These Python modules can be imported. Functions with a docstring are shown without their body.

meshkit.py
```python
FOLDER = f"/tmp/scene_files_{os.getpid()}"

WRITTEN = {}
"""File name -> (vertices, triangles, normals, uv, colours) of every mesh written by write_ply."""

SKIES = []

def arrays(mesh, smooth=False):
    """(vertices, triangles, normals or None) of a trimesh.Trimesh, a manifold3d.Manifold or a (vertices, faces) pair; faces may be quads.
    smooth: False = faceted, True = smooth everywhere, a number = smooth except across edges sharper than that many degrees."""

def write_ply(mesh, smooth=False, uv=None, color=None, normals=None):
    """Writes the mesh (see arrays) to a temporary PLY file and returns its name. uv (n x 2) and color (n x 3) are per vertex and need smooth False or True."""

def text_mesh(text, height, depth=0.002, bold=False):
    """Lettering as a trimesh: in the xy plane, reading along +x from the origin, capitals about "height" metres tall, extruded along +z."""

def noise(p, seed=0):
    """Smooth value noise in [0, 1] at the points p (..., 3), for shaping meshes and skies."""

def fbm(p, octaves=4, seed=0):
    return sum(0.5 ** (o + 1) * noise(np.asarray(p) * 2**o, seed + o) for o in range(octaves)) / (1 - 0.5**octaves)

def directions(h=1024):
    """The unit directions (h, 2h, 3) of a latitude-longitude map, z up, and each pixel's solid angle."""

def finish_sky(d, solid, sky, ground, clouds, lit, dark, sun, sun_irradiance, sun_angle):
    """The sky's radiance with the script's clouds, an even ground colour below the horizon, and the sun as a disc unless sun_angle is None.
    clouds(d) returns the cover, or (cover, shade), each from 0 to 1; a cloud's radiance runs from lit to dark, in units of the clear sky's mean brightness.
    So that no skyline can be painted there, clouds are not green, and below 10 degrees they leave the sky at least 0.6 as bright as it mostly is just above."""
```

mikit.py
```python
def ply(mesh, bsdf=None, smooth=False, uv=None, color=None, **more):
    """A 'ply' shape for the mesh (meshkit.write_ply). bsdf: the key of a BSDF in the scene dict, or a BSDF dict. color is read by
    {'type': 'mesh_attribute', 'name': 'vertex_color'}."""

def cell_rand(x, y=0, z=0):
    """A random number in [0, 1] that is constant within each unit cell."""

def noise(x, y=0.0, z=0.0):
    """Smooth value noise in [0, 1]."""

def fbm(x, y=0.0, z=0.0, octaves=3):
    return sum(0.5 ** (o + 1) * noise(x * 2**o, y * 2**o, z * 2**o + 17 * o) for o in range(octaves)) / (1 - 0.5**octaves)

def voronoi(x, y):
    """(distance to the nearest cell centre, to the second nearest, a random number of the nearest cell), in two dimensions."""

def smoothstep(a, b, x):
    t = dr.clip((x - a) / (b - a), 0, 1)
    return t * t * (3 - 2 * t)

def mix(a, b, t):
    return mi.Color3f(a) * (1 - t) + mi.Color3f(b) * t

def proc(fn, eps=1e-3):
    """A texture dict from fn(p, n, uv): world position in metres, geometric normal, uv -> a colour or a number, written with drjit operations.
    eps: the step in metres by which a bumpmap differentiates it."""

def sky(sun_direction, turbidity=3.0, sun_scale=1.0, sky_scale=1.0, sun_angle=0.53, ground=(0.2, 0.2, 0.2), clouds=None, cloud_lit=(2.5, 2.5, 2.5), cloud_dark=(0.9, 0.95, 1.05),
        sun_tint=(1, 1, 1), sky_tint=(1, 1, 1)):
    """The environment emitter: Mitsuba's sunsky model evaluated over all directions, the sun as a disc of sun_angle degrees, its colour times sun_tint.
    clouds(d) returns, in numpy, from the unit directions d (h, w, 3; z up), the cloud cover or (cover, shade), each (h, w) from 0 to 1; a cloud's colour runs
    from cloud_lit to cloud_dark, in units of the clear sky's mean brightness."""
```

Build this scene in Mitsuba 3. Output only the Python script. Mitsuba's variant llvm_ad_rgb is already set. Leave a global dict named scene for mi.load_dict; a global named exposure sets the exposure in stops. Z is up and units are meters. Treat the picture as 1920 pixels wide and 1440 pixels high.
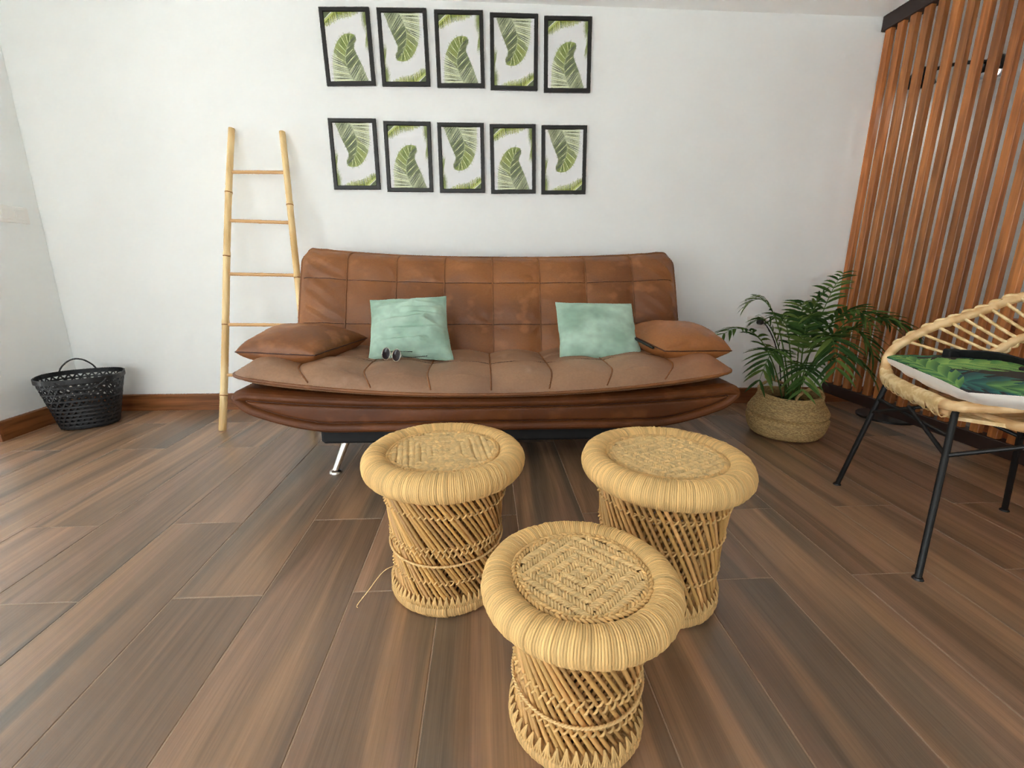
import math, random
import numpy as np
import trimesh
import mitsuba as mi
import drjit as dr
import mikit, meshkit
from manifold3d import Manifold
from shapely.geometry import Polygon, box as sbox, Point, LineString
import shapely

T = mi.ScalarTransform4f
scene, labels = {}, {}
rng = np.random.default_rng(7)

# ------------------------------------------------------------------ camera, sky, exposure
CAM_H = 0.9
_pitch, _roll, _yaw = 0.2479, -0.0043, 0.0590
_F = np.array([math.sin(_yaw) * math.cos(_pitch), math.cos(_yaw) * math.cos(_pitch), -math.sin(_pitch)])
_R0 = np.array([math.cos(_yaw), -math.sin(_yaw), 0.0])
_D0 = np.cross(_F, _R0)
_D = -math.sin(_roll) * _R0 + math.cos(_roll) * _D0
scene['camera'] = {'type': 'perspective', 'fov_axis': 'x', 'fov': 2 * math.degrees(math.atan(960 / 868.3)), 'near_clip': 0.02, 'far_clip': 200.0,
                   'to_world': T().look_at(origin=[0, 0, CAM_H], target=[float(v) for v in np.array([0, 0, CAM_H]) + _F], up=[float(-v) for v in _D])}


def overcast(d):
    n = meshkit.fbm(d * 2.5, 4, 5)
    return np.clip(0.55 + 0.6 * n, 0, 1), np.clip(n - 0.25, 0, 1) * 0.5


scene['sky'] = mikit.sky([-0.50, -0.12, 0.86], turbidity=4.0, sun_scale=1.5, sun_tint=(0.78, 0.98, 1.30), sky_scale=1.0, ground=(0.45, 0.45, 0.43), clouds=overcast,
                         cloud_lit=(1.42, 1.5, 1.50), cloud_dark=(0.96, 1.02, 1.05))
exposure = 4.32

# ------------------------------------------------------------------ helpers
_count = {}


def numbered(name):
    k = _count.get(name, 0)
    _count[name] = k + 1
    return name if k == 0 else f'{name}_{k:03d}'


def obj(name, mesh, mat, parent=None, smooth=False, color=None, uv=None, label=None, cat=None, group=None, kind=None):
    key = numbered(f'{parent}__{name}' if parent else name)
    if isinstance(mesh, dict):
        scene[key] = mesh
    else:
        scene[key] = mikit.ply(mesh, mat, smooth=smooth, uv=uv, color=color)
    tag(key, label, cat, group, kind)
    return key


def tag(key, label=None, cat=None, group=None, kind=None):
    d = {k: v for k, v in (('label', label), ('category', cat), ('group', group), ('kind', kind)) if v}
    if d:
        labels[key] = {**labels.get(key, {}), **d}


def thing(name, label, cat, group=None):
    key = numbered(name)
    tag(key, label, cat, group)
    return key


def join(meshes):
    meshes = [m for m in meshes if m is not None]
    vs, fs, n = [], [], 0
    for v, f in meshes:
        vs.append(v)
        fs.append(np.asarray(f) + n)
        n += len(v)
    return np.vstack(vs), np.vstack(fs)


def tri(f):
    f = np.asarray(f)
    return np.vstack([f[:, [0, 1, 2]], f[:, [0, 2, 3]]]) if f.shape[1] == 4 else f


def grid(P, cu=False, cv=False):
    """P (nu, nv, 3) -> (v, f) of triangles."""
    nu, nv = P.shape[:2]
    i, j = np.meshgrid(np.arange(nu if cu else nu - 1), np.arange(nv if cv else nv - 1), indexing='ij')
    i2, j2 = (i + 1) % nu, (j + 1) % nv
    q = np.stack([i * nv + j, i2 * nv + j, i2 * nv + j2, i * nv + j2], -1).reshape(-1, 4)
    return P.reshape(-1, 3), tri(q)


def frames(p, closed=False):
    p = np.asarray(p, float)
    if closed:
        t = np.roll(p, -1, 0) - np.roll(p, 1, 0)
    else:
        t = np.gradient(p, axis=0)
    t /= np.linalg.norm(t, axis=1, keepdims=True) + 1e-12
    a = np.zeros_like(p)
    ref = np.array([0, 0, 1.0]) if abs(t[0, 2]) < 0.9 else np.array([1.0, 0, 0])
    a[0] = np.cross(t[0], ref)
    a[0] /= np.linalg.norm(a[0])
    for i in range(1, len(p)):
        v = a[i - 1] - t[i] * (a[i - 1] @ t[i])
        a[i] = v / (np.linalg.norm(v) + 1e-12)
    if closed:
        v = a[-1] - t[0] * (a[-1] @ t[0])
        v /= np.linalg.norm(v)
        ang = math.atan2(np.cross(a[0], v) @ t[0], a[0] @ v)
        for i in range(len(p)):
            th = -ang * i / len(p)
            b = np.cross(t[i], a[i])
            a[i] = math.cos(th) * a[i] + math.sin(th) * b
    return t, a, np.cross(t, a)


def tube(p, r, sides=10, closed=False, cap=True, round_end=False):
    p = np.asarray(p, float)
    r = np.broadcast_to(np.asarray(r, float), (len(p),)).copy()
    if round_end and not closed:
        t0 = (p[0] - p[1]) / np.linalg.norm(p[0] - p[1])
        t1 = (p[-1] - p[-2]) / np.linalg.norm(p[-1] - p[-2])
        p = np.vstack([[p[0] + t0 * r[0]], [p[0] + t0 * r[0] * 0.7], p, [p[-1] + t1 * r[-1] * 0.7], [p[-1] + t1 * r[-1]]])
        r = np.concatenate([[r[0] * 0.05, r[0] * 0.7], r, [r[-1] * 0.7, r[-1] * 0.05]])
    t, a, b = frames(p, closed)
    ang = np.arange(sides) * 2 * np.pi / sides
    P = p[:, None] + r[:, None, None] * (np.cos(ang)[None, :, None] * a[:, None] + np.sin(ang)[None, :, None] * b[:, None])
    v, f = grid(P, closed, True)
    if cap and not closed:
        n = len(v)
        v = np.vstack([v, p[:1], p[-1:]])
        k = np.arange(sides)
        k2 = (k + 1) % sides
        f = np.vstack([f, np.stack([k2, k, k * 0 + n], 1), np.stack([(len(p) - 1) * sides + k, (len(p) - 1) * sides + k2, k * 0 + n + 1], 1)])
    x = v[f]
    if np.einsum('ij,ij->', x[:, 0], np.cross(x[:, 1], x[:, 2])) < 0 and not closed and cap:
        f = f[:, ::-1]
    return v, f


def ring_pts(R, z, n, c=(0, 0), ph=0.0, wob=None):
    a = np.arange(n) * 2 * np.pi / n + ph
    rr = R if wob is None else R + wob(a)
    return np.stack([c[0] + rr * np.cos(a), c[1] + rr * np.sin(a), np.full(n, z)], 1)


def spline(ctrl, n, closed=False):
    c = np.asarray(ctrl, float)
    m = len(c)
    out = []
    segs = m if closed else m - 1
    per = max(2, n // segs)
    for i in range(segs):
        if closed:
            p0, p1, p2, p3 = c[(i - 1) % m], c[i], c[(i + 1) % m], c[(i + 2) % m]
        else:
            p0, p1, p2, p3 = c[max(i - 1, 0)], c[i], c[i + 1], c[min(i + 2, m - 1)]
        for t in np.arange(per) / per:
            out.append(0.5 * (2 * p1 + (p2 - p0) * t + (2 * p0 - 5 * p1 + 4 * p2 - p3) * t * t + (3 * p1 - p0 - 3 * p2 + p3) * t ** 3))
    if not closed:
        out.append(c[-1])
    return np.array(out)


def bezier(a, b, c, n):
    t = np.linspace(0, 1, n)[:, None]
    return (1 - t) ** 2 * np.asarray(a, float) + 2 * t * (1 - t) * np.asarray(b, float) + t * t * np.asarray(c, float)


def bevel_box(lo, hi, b=0.004):
    """A box with chamfered edges: 24 corner points' hull."""
    lo, hi = np.asarray(lo, float), np.asarray(hi, float)
    b = min(b, 0.45 * float((hi - lo).min()))
    pts = []
    for k in range(3):
        l, h = lo + b, hi - b
        l[k], h[k] = lo[k], hi[k]
        pts += [[x, y, z] for x in (l[0], h[0]) for y in (l[1], h[1]) for z in (l[2], h[2])]
    m = trimesh.convex.convex_hull(np.array(pts))
    return np.array(m.vertices), np.array(m.faces)


def hull(pts):
    m = trimesh.convex.convex_hull(np.asarray(pts, float))
    return np.array(m.vertices), np.array(m.faces)


def lathe(profile, n=64, c=(0, 0)):
    pr = np.asarray(profile, float)
    a = np.arange(n) * 2 * np.pi / n
    P = np.stack([c[0] + pr[:, None, 0] * np.cos(a), c[1] + pr[:, None, 0] * np.sin(a), np.broadcast_to(pr[:, None, 1], (len(pr), n))], -1)
    v, f = grid(P, False, True)
    return v, f[:, ::-1]


def move(m, M):
    M = np.asarray(M, float)
    v, f = m
    return v @ M[:3, :3].T + M[:3, 3], f


def rot(axis, deg):
    return trimesh.transformations.rotation_matrix(math.radians(deg), axis)


def trans(x, y, z):
    return trimesh.transformations.translation_matrix([x, y, z])


def fbm3(p, o=3, s=0):
    return meshkit.fbm(np.asarray(p, float) + 50.0, o, s)


def lin(r, g, b):
    c = np.array([r, g, b], float) / 255
    return [float(v) for v in np.where(c <= 0.04045, c / 12.92, ((c + 0.055) / 1.055) ** 2.4)]


# ------------------------------------------------------------------ materials
def rgb(c):
    return {'type': 'rgb', 'value': [float(x) for x in c]}


def mat(name, color=None, rough=0.5, fn=None, bump=None, bump_scale=1.0, eps=1e-3, two=True, **kw):
    b = {'type': 'principled', 'base_color': mikit.proc(fn) if fn else (color if isinstance(color, dict) else rgb(color)), 'roughness': rough, **kw}
    if bump:
        b = {'type': 'bumpmap', 'arbitrary': mikit.proc(bump, eps=eps), 'scale': bump_scale, 'bsdf': b}
    scene[name] = {'type': 'twosided', 'bsdf': b} if two else b
    return name


N, FB, SS, MX, CR = mikit.noise, mikit.fbm, mikit.smoothstep, mikit.mix, mikit.cell_rand
VC = {'type': 'mesh_attribute', 'name': 'vertex_color'}

PX0, PW, PL = -1.3728, 0.2474, 1.137


def wood_floor(p, n, uv):
    col = dr.floor((p.x - PX0) / PW)
    par = col - 2 * dr.floor(col / 2)
    row = dr.floor((p.y - dr.select(par < 0.5, 2.294, 2.694)) / PL)
    a, b = CR(col, row, 3), CR(col, row, 9)
    y = p.y + a * 40
    x = p.x + b * 17
    warp = N(x * 9, y * 1.1, 2.0) * 0.10 + N(x * 22, y * 2.5, 5.0) * 0.02
    band = FB((x + warp) * 13, y * 0.55, 1.0, octaves=3)
    streak = FB((x + warp * 0.6) * 75, y * 2.2, 4.0, octaves=3)
    fine = FB(x * 420, y * 9, 7.0, octaves=2)
    c = MX(lin(114, 89, 69), lin(144, 112, 85), SS(0.38, 0.66, band))
    c = MX(c, lin(92, 82, 71), SS(0.52, 0.75, FB((x + warp) * 9 + 31, y * 0.7, 11.0, octaves=2)) * 0.75)
    c = MX(c, lin(144, 111, 91), SS(0.56, 0.72, N((x + warp) * 16 + 9, y * 0.8, 21.0)) * 0.45)
    c = c * (0.80 + 0.40 * streak) * (0.86 + 0.28 * fine) * (0.90 + 0.2 * b)
    return c


def floor_bump(p, n, uv):
    return N(p.x * 380, p.y * 10, 3.0)


mat('mat_floor', fn=wood_floor, rough=0.33, specular=1.0, bump=floor_bump, bump_scale=0.0004)
mat('mat_balcony', lin(215, 212, 205), 0.7)
mat('mat_grout', lin(150, 128, 108), 0.8)


def plaster(p, n, uv):
    return FB(p.x * 75 + p.y * 41, p.z * 75 + p.y * 13, p.y * 3, octaves=2)


def wall_col(p, n, uv):
    return mi.Color3f(0.845, 0.865, 0.86) * (0.97 + 0.06 * N(p.x * 2.1, p.y * 2.1, p.z * 2.1))


mat('mat_wall', fn=wall_col, rough=0.7, specular=0.25, bump=plaster, bump_scale=0.0012)
mat('mat_ceiling', (0.90, 0.91, 0.90), 0.85)


YW = 2.967


def wood_grain(base, dark, light, axis, vary=False):
    def fn(p, n, uv):
        q = [p.x, p.y, p.z]
        l = q.pop(axis)
        w = N(q[0] * 12, q[1] * 12, l * 3) * 0.05
        s = FB(q[0] * 70 + w * 30, q[1] * 70, l * 3.5, octaves=3)
        k = FB(q[0] * 9, q[1] * 9, l * 1.3, octaves=2)
        c = MX(dark, light, SS(0.25, 0.75, s))
        c = MX(c, base, 0.45) * (0.72 + 0.56 * k)
        if vary:
            r = CR(dr.floor((YW - 0.024 - p.y) / 0.0812), 7, 3)
            c = c * (0.72 + 0.5 * r) * MX((1, 1, 1), (1.05, 0.9, 0.82), CR(dr.floor((YW - 0.024 - p.y) / 0.0812), 2, 5))
        return c
    return fn


mat('mat_slat', fn=wood_grain(lin(166, 106, 58), lin(114, 66, 34), lin(192, 128, 72), 2, True), rough=0.4, specular=0.45)
mat('mat_skirting', fn=wood_grain(lin(122, 74, 42), lin(84, 48, 26), lin(150, 96, 56), 0), rough=0.38)
mat('mat_skirting_side', fn=wood_grain(lin(122, 74, 42), lin(84, 48, 26), lin(150, 96, 56), 1), rough=0.38)
mat('mat_dark_beam', lin(44, 30, 27), 0.4)
mat('mat_frame_black', lin(24, 24, 23), 0.45)
mat('mat_paper', lin(226, 227, 228), 0.6)
mat('mat_print', VC, 0.6)


def leather_col(p, n, uv):
    k = FB(p.x * 3.1, p.y * 3.1, p.z * 3.1, octaves=3)
    f = FB(p.x * 14, p.y * 14, p.z * 14, octaves=3)
    g = FB(p.x * 160, p.y * 160, p.z * 160, octaves=2)
    c = MX(lin(114, 69, 38), lin(144, 90, 48), SS(0.3, 0.7, k))
    c = MX(c, lin(166, 110, 68), SS(0.55, 0.8, f) * 0.45)
    return c * (0.9 + 0.2 * g)


def leather_worn(p, n, uv):
    k = FB(p.x * 2.6, p.y * 4, p.z * 3, octaves=3)
    f = FB(p.x * 11, p.y * 11, p.z * 11, octaves=3)
    g = FB(p.x * 160, p.y * 160, p.z * 160, octaves=2)
    c = MX(lin(124, 92, 71), lin(150, 114, 87), SS(0.3, 0.7, k))
    c = MX(c, lin(166, 136, 116), SS(0.6, 0.85, f) * 0.5)
    c = MX(c, lin(148, 94, 60), SS(0.65, 1.0, p.x) * 0.6)
    return c * (0.9 + 0.2 * g)


def leather_bump(p, n, uv):
    return N(p.x * 330, p.y * 330, p.z * 330) + 2.5 * N(p.x * 30, p.y * 30, p.z * 30)


mat('mat_leather', fn=leather_col, rough=0.42, specular=0.5, bump=leather_bump, bump_scale=0.0012)
mat('mat_leather_worn', fn=leather_worn, rough=0.5, specular=0.5, sheen=0.3, bump=leather_bump, bump_scale=0.0012)
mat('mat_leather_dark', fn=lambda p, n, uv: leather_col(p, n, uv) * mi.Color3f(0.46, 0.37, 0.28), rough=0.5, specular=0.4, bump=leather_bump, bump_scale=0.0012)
mat('mat_piping', fn=lambda p, n, uv: leather_col(p, n, uv) * 0.85, rough=0.45)
mat('mat_seam', lin(70, 38, 22), 0.55)
mat('mat_black_metal', lin(22, 23, 25), 0.38, metallic=0.2)
mat('mat_black_plastic', lin(18, 18, 19), 0.28)
mat('mat_black_fabric', lin(20, 21, 23), 0.8)
scene['mat_chrome'] = {'type': 'twosided', 'bsdf': {'type': 'roughconductor', 'material': 'Ag', 'alpha': 0.16}}


def velvet(p, n, uv):
    k = FB(p.x * 9, p.y * 9, p.z * 9, octaves=3)
    f = FB(p.x * 45, p.y * 45, p.z * 45, octaves=2)
    return MX(lin(140, 171, 153), lin(172, 199, 183), SS(0.3, 0.7, k)) * (0.88 + 0.24 * f)


def cloth_bump(p, n, uv):
    return FB(p.x * 220, p.y * 220, p.z * 220, octaves=2)


mat('mat_velvet', fn=velvet, rough=0.62, specular=0.3, sheen=1.0, bump=cloth_bump, bump_scale=0.0008)


def bamboo_col(p, n, uv):
    k = FB(p.x * 20, p.y * 20, p.z * 4, octaves=3)
    return MX(lin(204, 168, 110), lin(234, 206, 152), SS(0.3, 0.7, k))


mat('mat_bamboo', fn=bamboo_col, rough=0.35, specular=0.5)
mat('mat_bamboo_node', lin(165, 120, 72), 0.5)
mat('mat_rung', lin(206, 164, 114), 0.42)
mat('mat_cane', VC, 0.42, specular=0.45)


def straw_bump(p, n, uv):
    return FB(p.x * 500, p.y * 500, p.z * 500, octaves=2)


mat('mat_rope', VC, 0.62, specular=0.3)
mat('mat_black_bamboo', lin(26, 27, 30), 0.45)
mat('mat_white_plastic', lin(234, 232, 228), 0.4)


def seagrass(p, n, uv):
    k = FB(p.x * 140, p.y * 140, p.z * 220, octaves=2)
    b = FB(p.x * 14, p.y * 14, p.z * 70, octaves=2)
    return MX(lin(146, 118, 74), lin(186, 156, 106), SS(0.25, 0.75, k)) * (0.8 + 0.4 * b)


mat('mat_seagrass', fn=seagrass, rough=0.7)
mat('mat_soil', lin(40, 30, 22), 0.95)
scene['mat_leaf'] = {'type': 'principledthin', 'base_color': VC, 'roughness': 0.42, 'diff_trans': 0.45, 'spec_trans': 0.0}
mat('mat_stem', lin(70, 92, 46), 0.5)
mat('mat_rattan', fn=lambda p, n, uv: MX(lin(206, 164, 112), lin(232, 198, 150), SS(0.3, 0.7, FB(p.x * 25, p.y * 25, p.z * 25))), rough=0.36)
mat('mat_wrap', fn=lambda p, n, uv: MX(lin(212, 178, 122), lin(238, 212, 164), SS(0.3, 0.7, FB(p.x * 60, p.y * 60, p.z * 60))), rough=0.4)
mat('mat_white_cloth', lin(226, 220, 212), 0.8, sheen=0.4)


def tropical(p, n, uv):
    u, v = uv.x, uv.y
    c = mi.Color3f(*lin(36, 34, 36))
    leaves = [(0.25, 0.75, 35, 0.36, 0.15, (122, 158, 84), (70, 112, 66)), (0.72, 0.72, 150, 0.36, 0.16, (58, 112, 74), (32, 72, 62)), (0.2, 0.25, 120, 0.34, 0.15, (44, 112, 96), (26, 66, 72)),
              (0.55, 0.5, 80, 0.34, 0.12, (138, 172, 92), (84, 136, 74)), (0.85, 0.25, 60, 0.36, 0.15, (72, 128, 80), (30, 78, 58)), (0.5, 0.12, 10, 0.32, 0.12, (120, 160, 82), (60, 110, 64)),
              (0.08, 0.55, 100, 0.30, 0.12, (104, 150, 84), (52, 96, 64)), (0.5, 0.95, 170, 0.34, 0.13, (92, 140, 84), (44, 90, 66)), (0.95, 0.52, 95, 0.3, 0.1, (150, 178, 96), (88, 136, 80))]
    for cu, cv, ang, L, W, c1, c2 in leaves:
        a = math.radians(ang)
        s = ((u - cu) * math.cos(a) + (v - cv) * math.sin(a)) / (L * 1.05)
        t = ((v - cv) * math.cos(a) - (u - cu) * math.sin(a) + 0.05 * s * s) / (W * 1.25)
        at = dr.abs(t)
        w = dr.sqrt(dr.maximum(1 - s * s, 0)) * (0.86 + 0.2 * (1 - s) * 0.5)
        ph = (s * 1.0 - at * 0.5) * 3.6
        fr = ph - dr.floor(ph)
        notch = SS(0.35, 0.95, at / dr.maximum(w, 1e-3)) * SS(0.62, 0.8, fr)
        m = dr.select((at < w) & (dr.abs(s) < 1) & (notch < 0.5), mi.Float(1), mi.Float(0))
        vein = dr.exp(-at * 22) * 0.5
        lc = MX(lin(*c2), lin(*c1), SS(0.1, 0.9, fr) * 0.7 + vein)
        c = dr.select(m > 0.5, lc, c)
    return c


mat('mat_tropical', fn=tropical, rough=0.75, sheen=0.2)
mat('mat_lens', lin(26, 20, 24), 0.12, specular=0.5, clearcoat=0.4)
mat('mat_gold', lin(190, 180, 165), 0.25, metallic=0.9)
mat('mat_cabinet', fn=wood_grain(lin(150, 86, 46), lin(112, 60, 30), lin(176, 106, 60), 1), rough=0.4)

# ------------------------------------------------------------------ room shell
YW, XL, XR, YF, ZC = 2.967, -2.54, 3.7, -2.4, 2.30
XG = -2.90     # the glazed opening's plane, left of the stub wall


def slab(name, lo, hi, m, label=None, b=0.002):
    return obj(name, bevel_box(lo, hi, b), m, label=label, kind='structure')


slab('wall_back', (-2.75, YW, -0.05), (XR + 0.2, YW + 0.2, ZC + 0.3), 'mat_wall', 'white plastered wall behind the brown leather sofa')
slab('wall_left', (XG - 0.2, 2.44, -0.05), (XL, YW, ZC + 0.1), 'mat_wall', 'short white wall at the left edge with the light switch', 0.004)
slab('wall_right', (XR, YF - 0.2, -0.05), (XR + 0.2, YW + 0.1, ZC + 0.3), 'mat_wall', 'pale wall beyond the wooden slat divider')
slab('ceiling', (-4.0, YF - 0.2, ZC), (XR + 0.2, YW + 0.1, ZC + 0.2), 'mat_ceiling', 'white ceiling above the sofa wall')
slab('wall_front', (XG - 0.2, YF - 0.2, -0.05), (-2.3, YF, ZC + 0.1), 'mat_wall')
slab('wall_front', (0.1, YF - 0.2, -0.05), (XR + 0.1, YF, ZC + 0.1), 'mat_wall')
slab('wall_front', (XG - 0.2, YF - 0.2, 2.16), (0.15, YF, ZC + 0.1), 'mat_wall')
# left side: glazed opening from the stub wall towards the camera
slab('wall_left', (XG - 0.2, 2.30, -0.05), (XG, 2.5, ZC + 0.1), 'mat_wall')
slab('wall_left', (XG - 0.2, 0.40, -0.05), (XG, 2.02, ZC + 0.1), 'mat_wall')
slab('wall_left', (XG - 0.2, YF - 0.2, -0.05), (XG, -2.0, ZC + 0.1), 'mat_wall')
slab('wall_left', (XG - 0.2, -2.1, 2.16), (XG, 2.5, ZC + 0.1), 'mat_wall')

slab('ceiling', (XG - 1.9, YF - 1.9, 2.20), (XG - 0.15, 2.9, 2.34), 'mat_ceiling')          # the balcony's roof along both openings
slab('ceiling', (XG - 0.2, YF - 1.9, 2.20), (1.2, YF - 0.15, 2.34), 'mat_ceiling')
slab('floor', (XG - 1.9, YF - 1.9, -0.08), (XG - 0.25, 2.9, -0.02), 'mat_balcony')
slab('floor', (XG - 0.2, YF - 1.9, -0.08), (1.2, YF - 0.25, -0.02), 'mat_balcony')
fl = slab('floor', (XG - 0.25, YF - 0.25, -0.06), (XR + 0.2, YW + 0.1, -0.0012), 'mat_grout', 'wood-look plank floor in warm brown')
for i in range(-9, 21):
    x0, x1 = PX0 + PW * i + 0.0013, PX0 + PW * (i + 1) - 0.0013
    x0, x1 = max(x0, XG - 0.3), min(x1, XR)
    if x1 - x0 < 0.03:
        continue
    off = 2.294 if i % 2 == 0 else 2.694
    for k in range(-5, 2):
        y0, y1 = off + PL * (k - 0) + 0.0013, off + PL * (k + 1) - 0.0013
        y0, y1 = max(y0, YF), min(y1, YW)
        if y1 - y0 < 0.03:
            continue
        lift = float(rng.uniform(-0.0003, 0.0003))
        v, f = bevel_box((x0, y0, -0.009), (x1, y1, lift), 0.0016)
        obj('plank', (v, f), 'mat_floor', fl)


def skirting(name, pts, label=None, h=0.106, t=0.015):
    """A skirting board along a plan polyline, its face to the left of the line."""
    ms = []
    for (xa, ya), (xb, yb) in zip(pts[:-1], pts[1:]):
        d = np.array([xb - xa, yb - ya])
        L = np.linalg.norm(d)
        d /= L
        n = np.array([-d[1], d[0]])
        prof = [(0, 0), (t, 0), (t, h - 0.006), (t - 0.005, h), (0, h)]
        P = []
        for s in (0, L):
            for a, z in prof:
                q = np.array([xa, ya]) + d * s + n * a
                P.append([q[0], q[1], z])
        ms.append(hull(P))
    return obj(name, join(ms), 'mat_skirting' if abs(pts[0][0] - pts[1][0]) > abs(pts[0][1] - pts[1][1]) else 'mat_skirting_side', label=label, kind='structure')


skirting('baseboard_back', [(XR, YW), (XL, YW)], 'brown wooden skirting along the sofa wall')
skirting('baseboard_left', [(XL, YW), (XL, 2.425)], 'brown wooden skirting below the light switch')
skirting('baseboard_left', [(XL + 0.015, 2.44), (XG, 2.44)], 'orange-brown skirting end turned round the wall corner')

# glazed door frame of the left opening (white aluminium), outside the picture
gw = thing('sliding_door', 'white aluminium sliding door frame at the left opening', 'door')
obj('frame', join([bevel_box((XG - 0.12, -2.0, 0), (XG - 0.04, -1.93, 2.18)), bevel_box((XG - 0.12, -2.0, 2.12), (XG - 0.04, 0.41, 2.18)), bevel_box((XG - 0.12, 0.35, 0), (XG - 0.04, 0.41, 2.18))]), 'mat_white_plastic', gw)
obj('mullion', bevel_box((XG - 0.11, -0.80, 0), (XG - 0.05, -0.73, 2.12)), 'mat_white_plastic', gw)

# ------------------------------------------------------------------ wooden slat divider
DX = 2.31
dv = thing('slat_divider', 'floor-to-ceiling divider of upright orange-brown wooden slats between dark rails', 'room divider')
obj('top_rail', bevel_box((DX - 0.012, 0.60, 2.222), (DX + 0.055, YW - 0.005, ZC), 0.003), 'mat_dark_beam', dv, label='dark rail under the ceiling')
obj('bottom_rail', bevel_box((DX - 0.012, 0.60, 0.082), (DX + 0.055, YW - 0.02, 0.150), 0.003), 'mat_dark_beam', dv, label='dark rail just above the floor')
y = YW - 0.024
k = 0
while y > 0.66:
    w = 0.041
    obj('slat', bevel_box((DX, y - w, 0.149), (DX + 0.029, y, 2.223), 0.0022), 'mat_slat', dv)
    y -= 0.0812
    k += 1

# ------------------------------------------------------------------ framed palm prints
MID = np.array([(0.70, -0.22), (0.575, 0.0), (0.49, 0.10), (0.44, 0.20), (0.41, 0.31), (0.43, 0.40), (0.475, 0.487), (0.53, 0.56), (0.58, 0.61)])
LEFT = np.array([(-0.05, -0.22), (0.0, -0.08), (0.01, 0.0), (0.02, 0.09), (0.03, 0.175), (0.04, 0.28), (0.06, 0.37), (0.115, 0.48), (0.19, 0.57), (0.27, 0.64), (0.36, 0.69), (0.465, 0.72), (0.565, 0.72), (0.65, 0.71), (0.70, 0.69)])
RIGHT = np.array([(1.12, -0.2), (1.02, -0.05), (0.95, 0.07), (0.92, 0.13), (0.87, 0.23), (0.81, 0.31), (0.75, 0.39), (0.68, 0.48), (0.68, 0.56), (0.745, 0.61), (0.735, 0.66), (0.71, 0.68)])


def along(poly, t):
    d = np.concatenate([[0], np.cumsum(np.linalg.norm(np.diff(poly, axis=0), axis=1))])
    d /= d[-1]
    return np.stack([np.interp(t, d, poly[:, 0]), np.interp(t, d, poly[:, 1])], -1)


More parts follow.
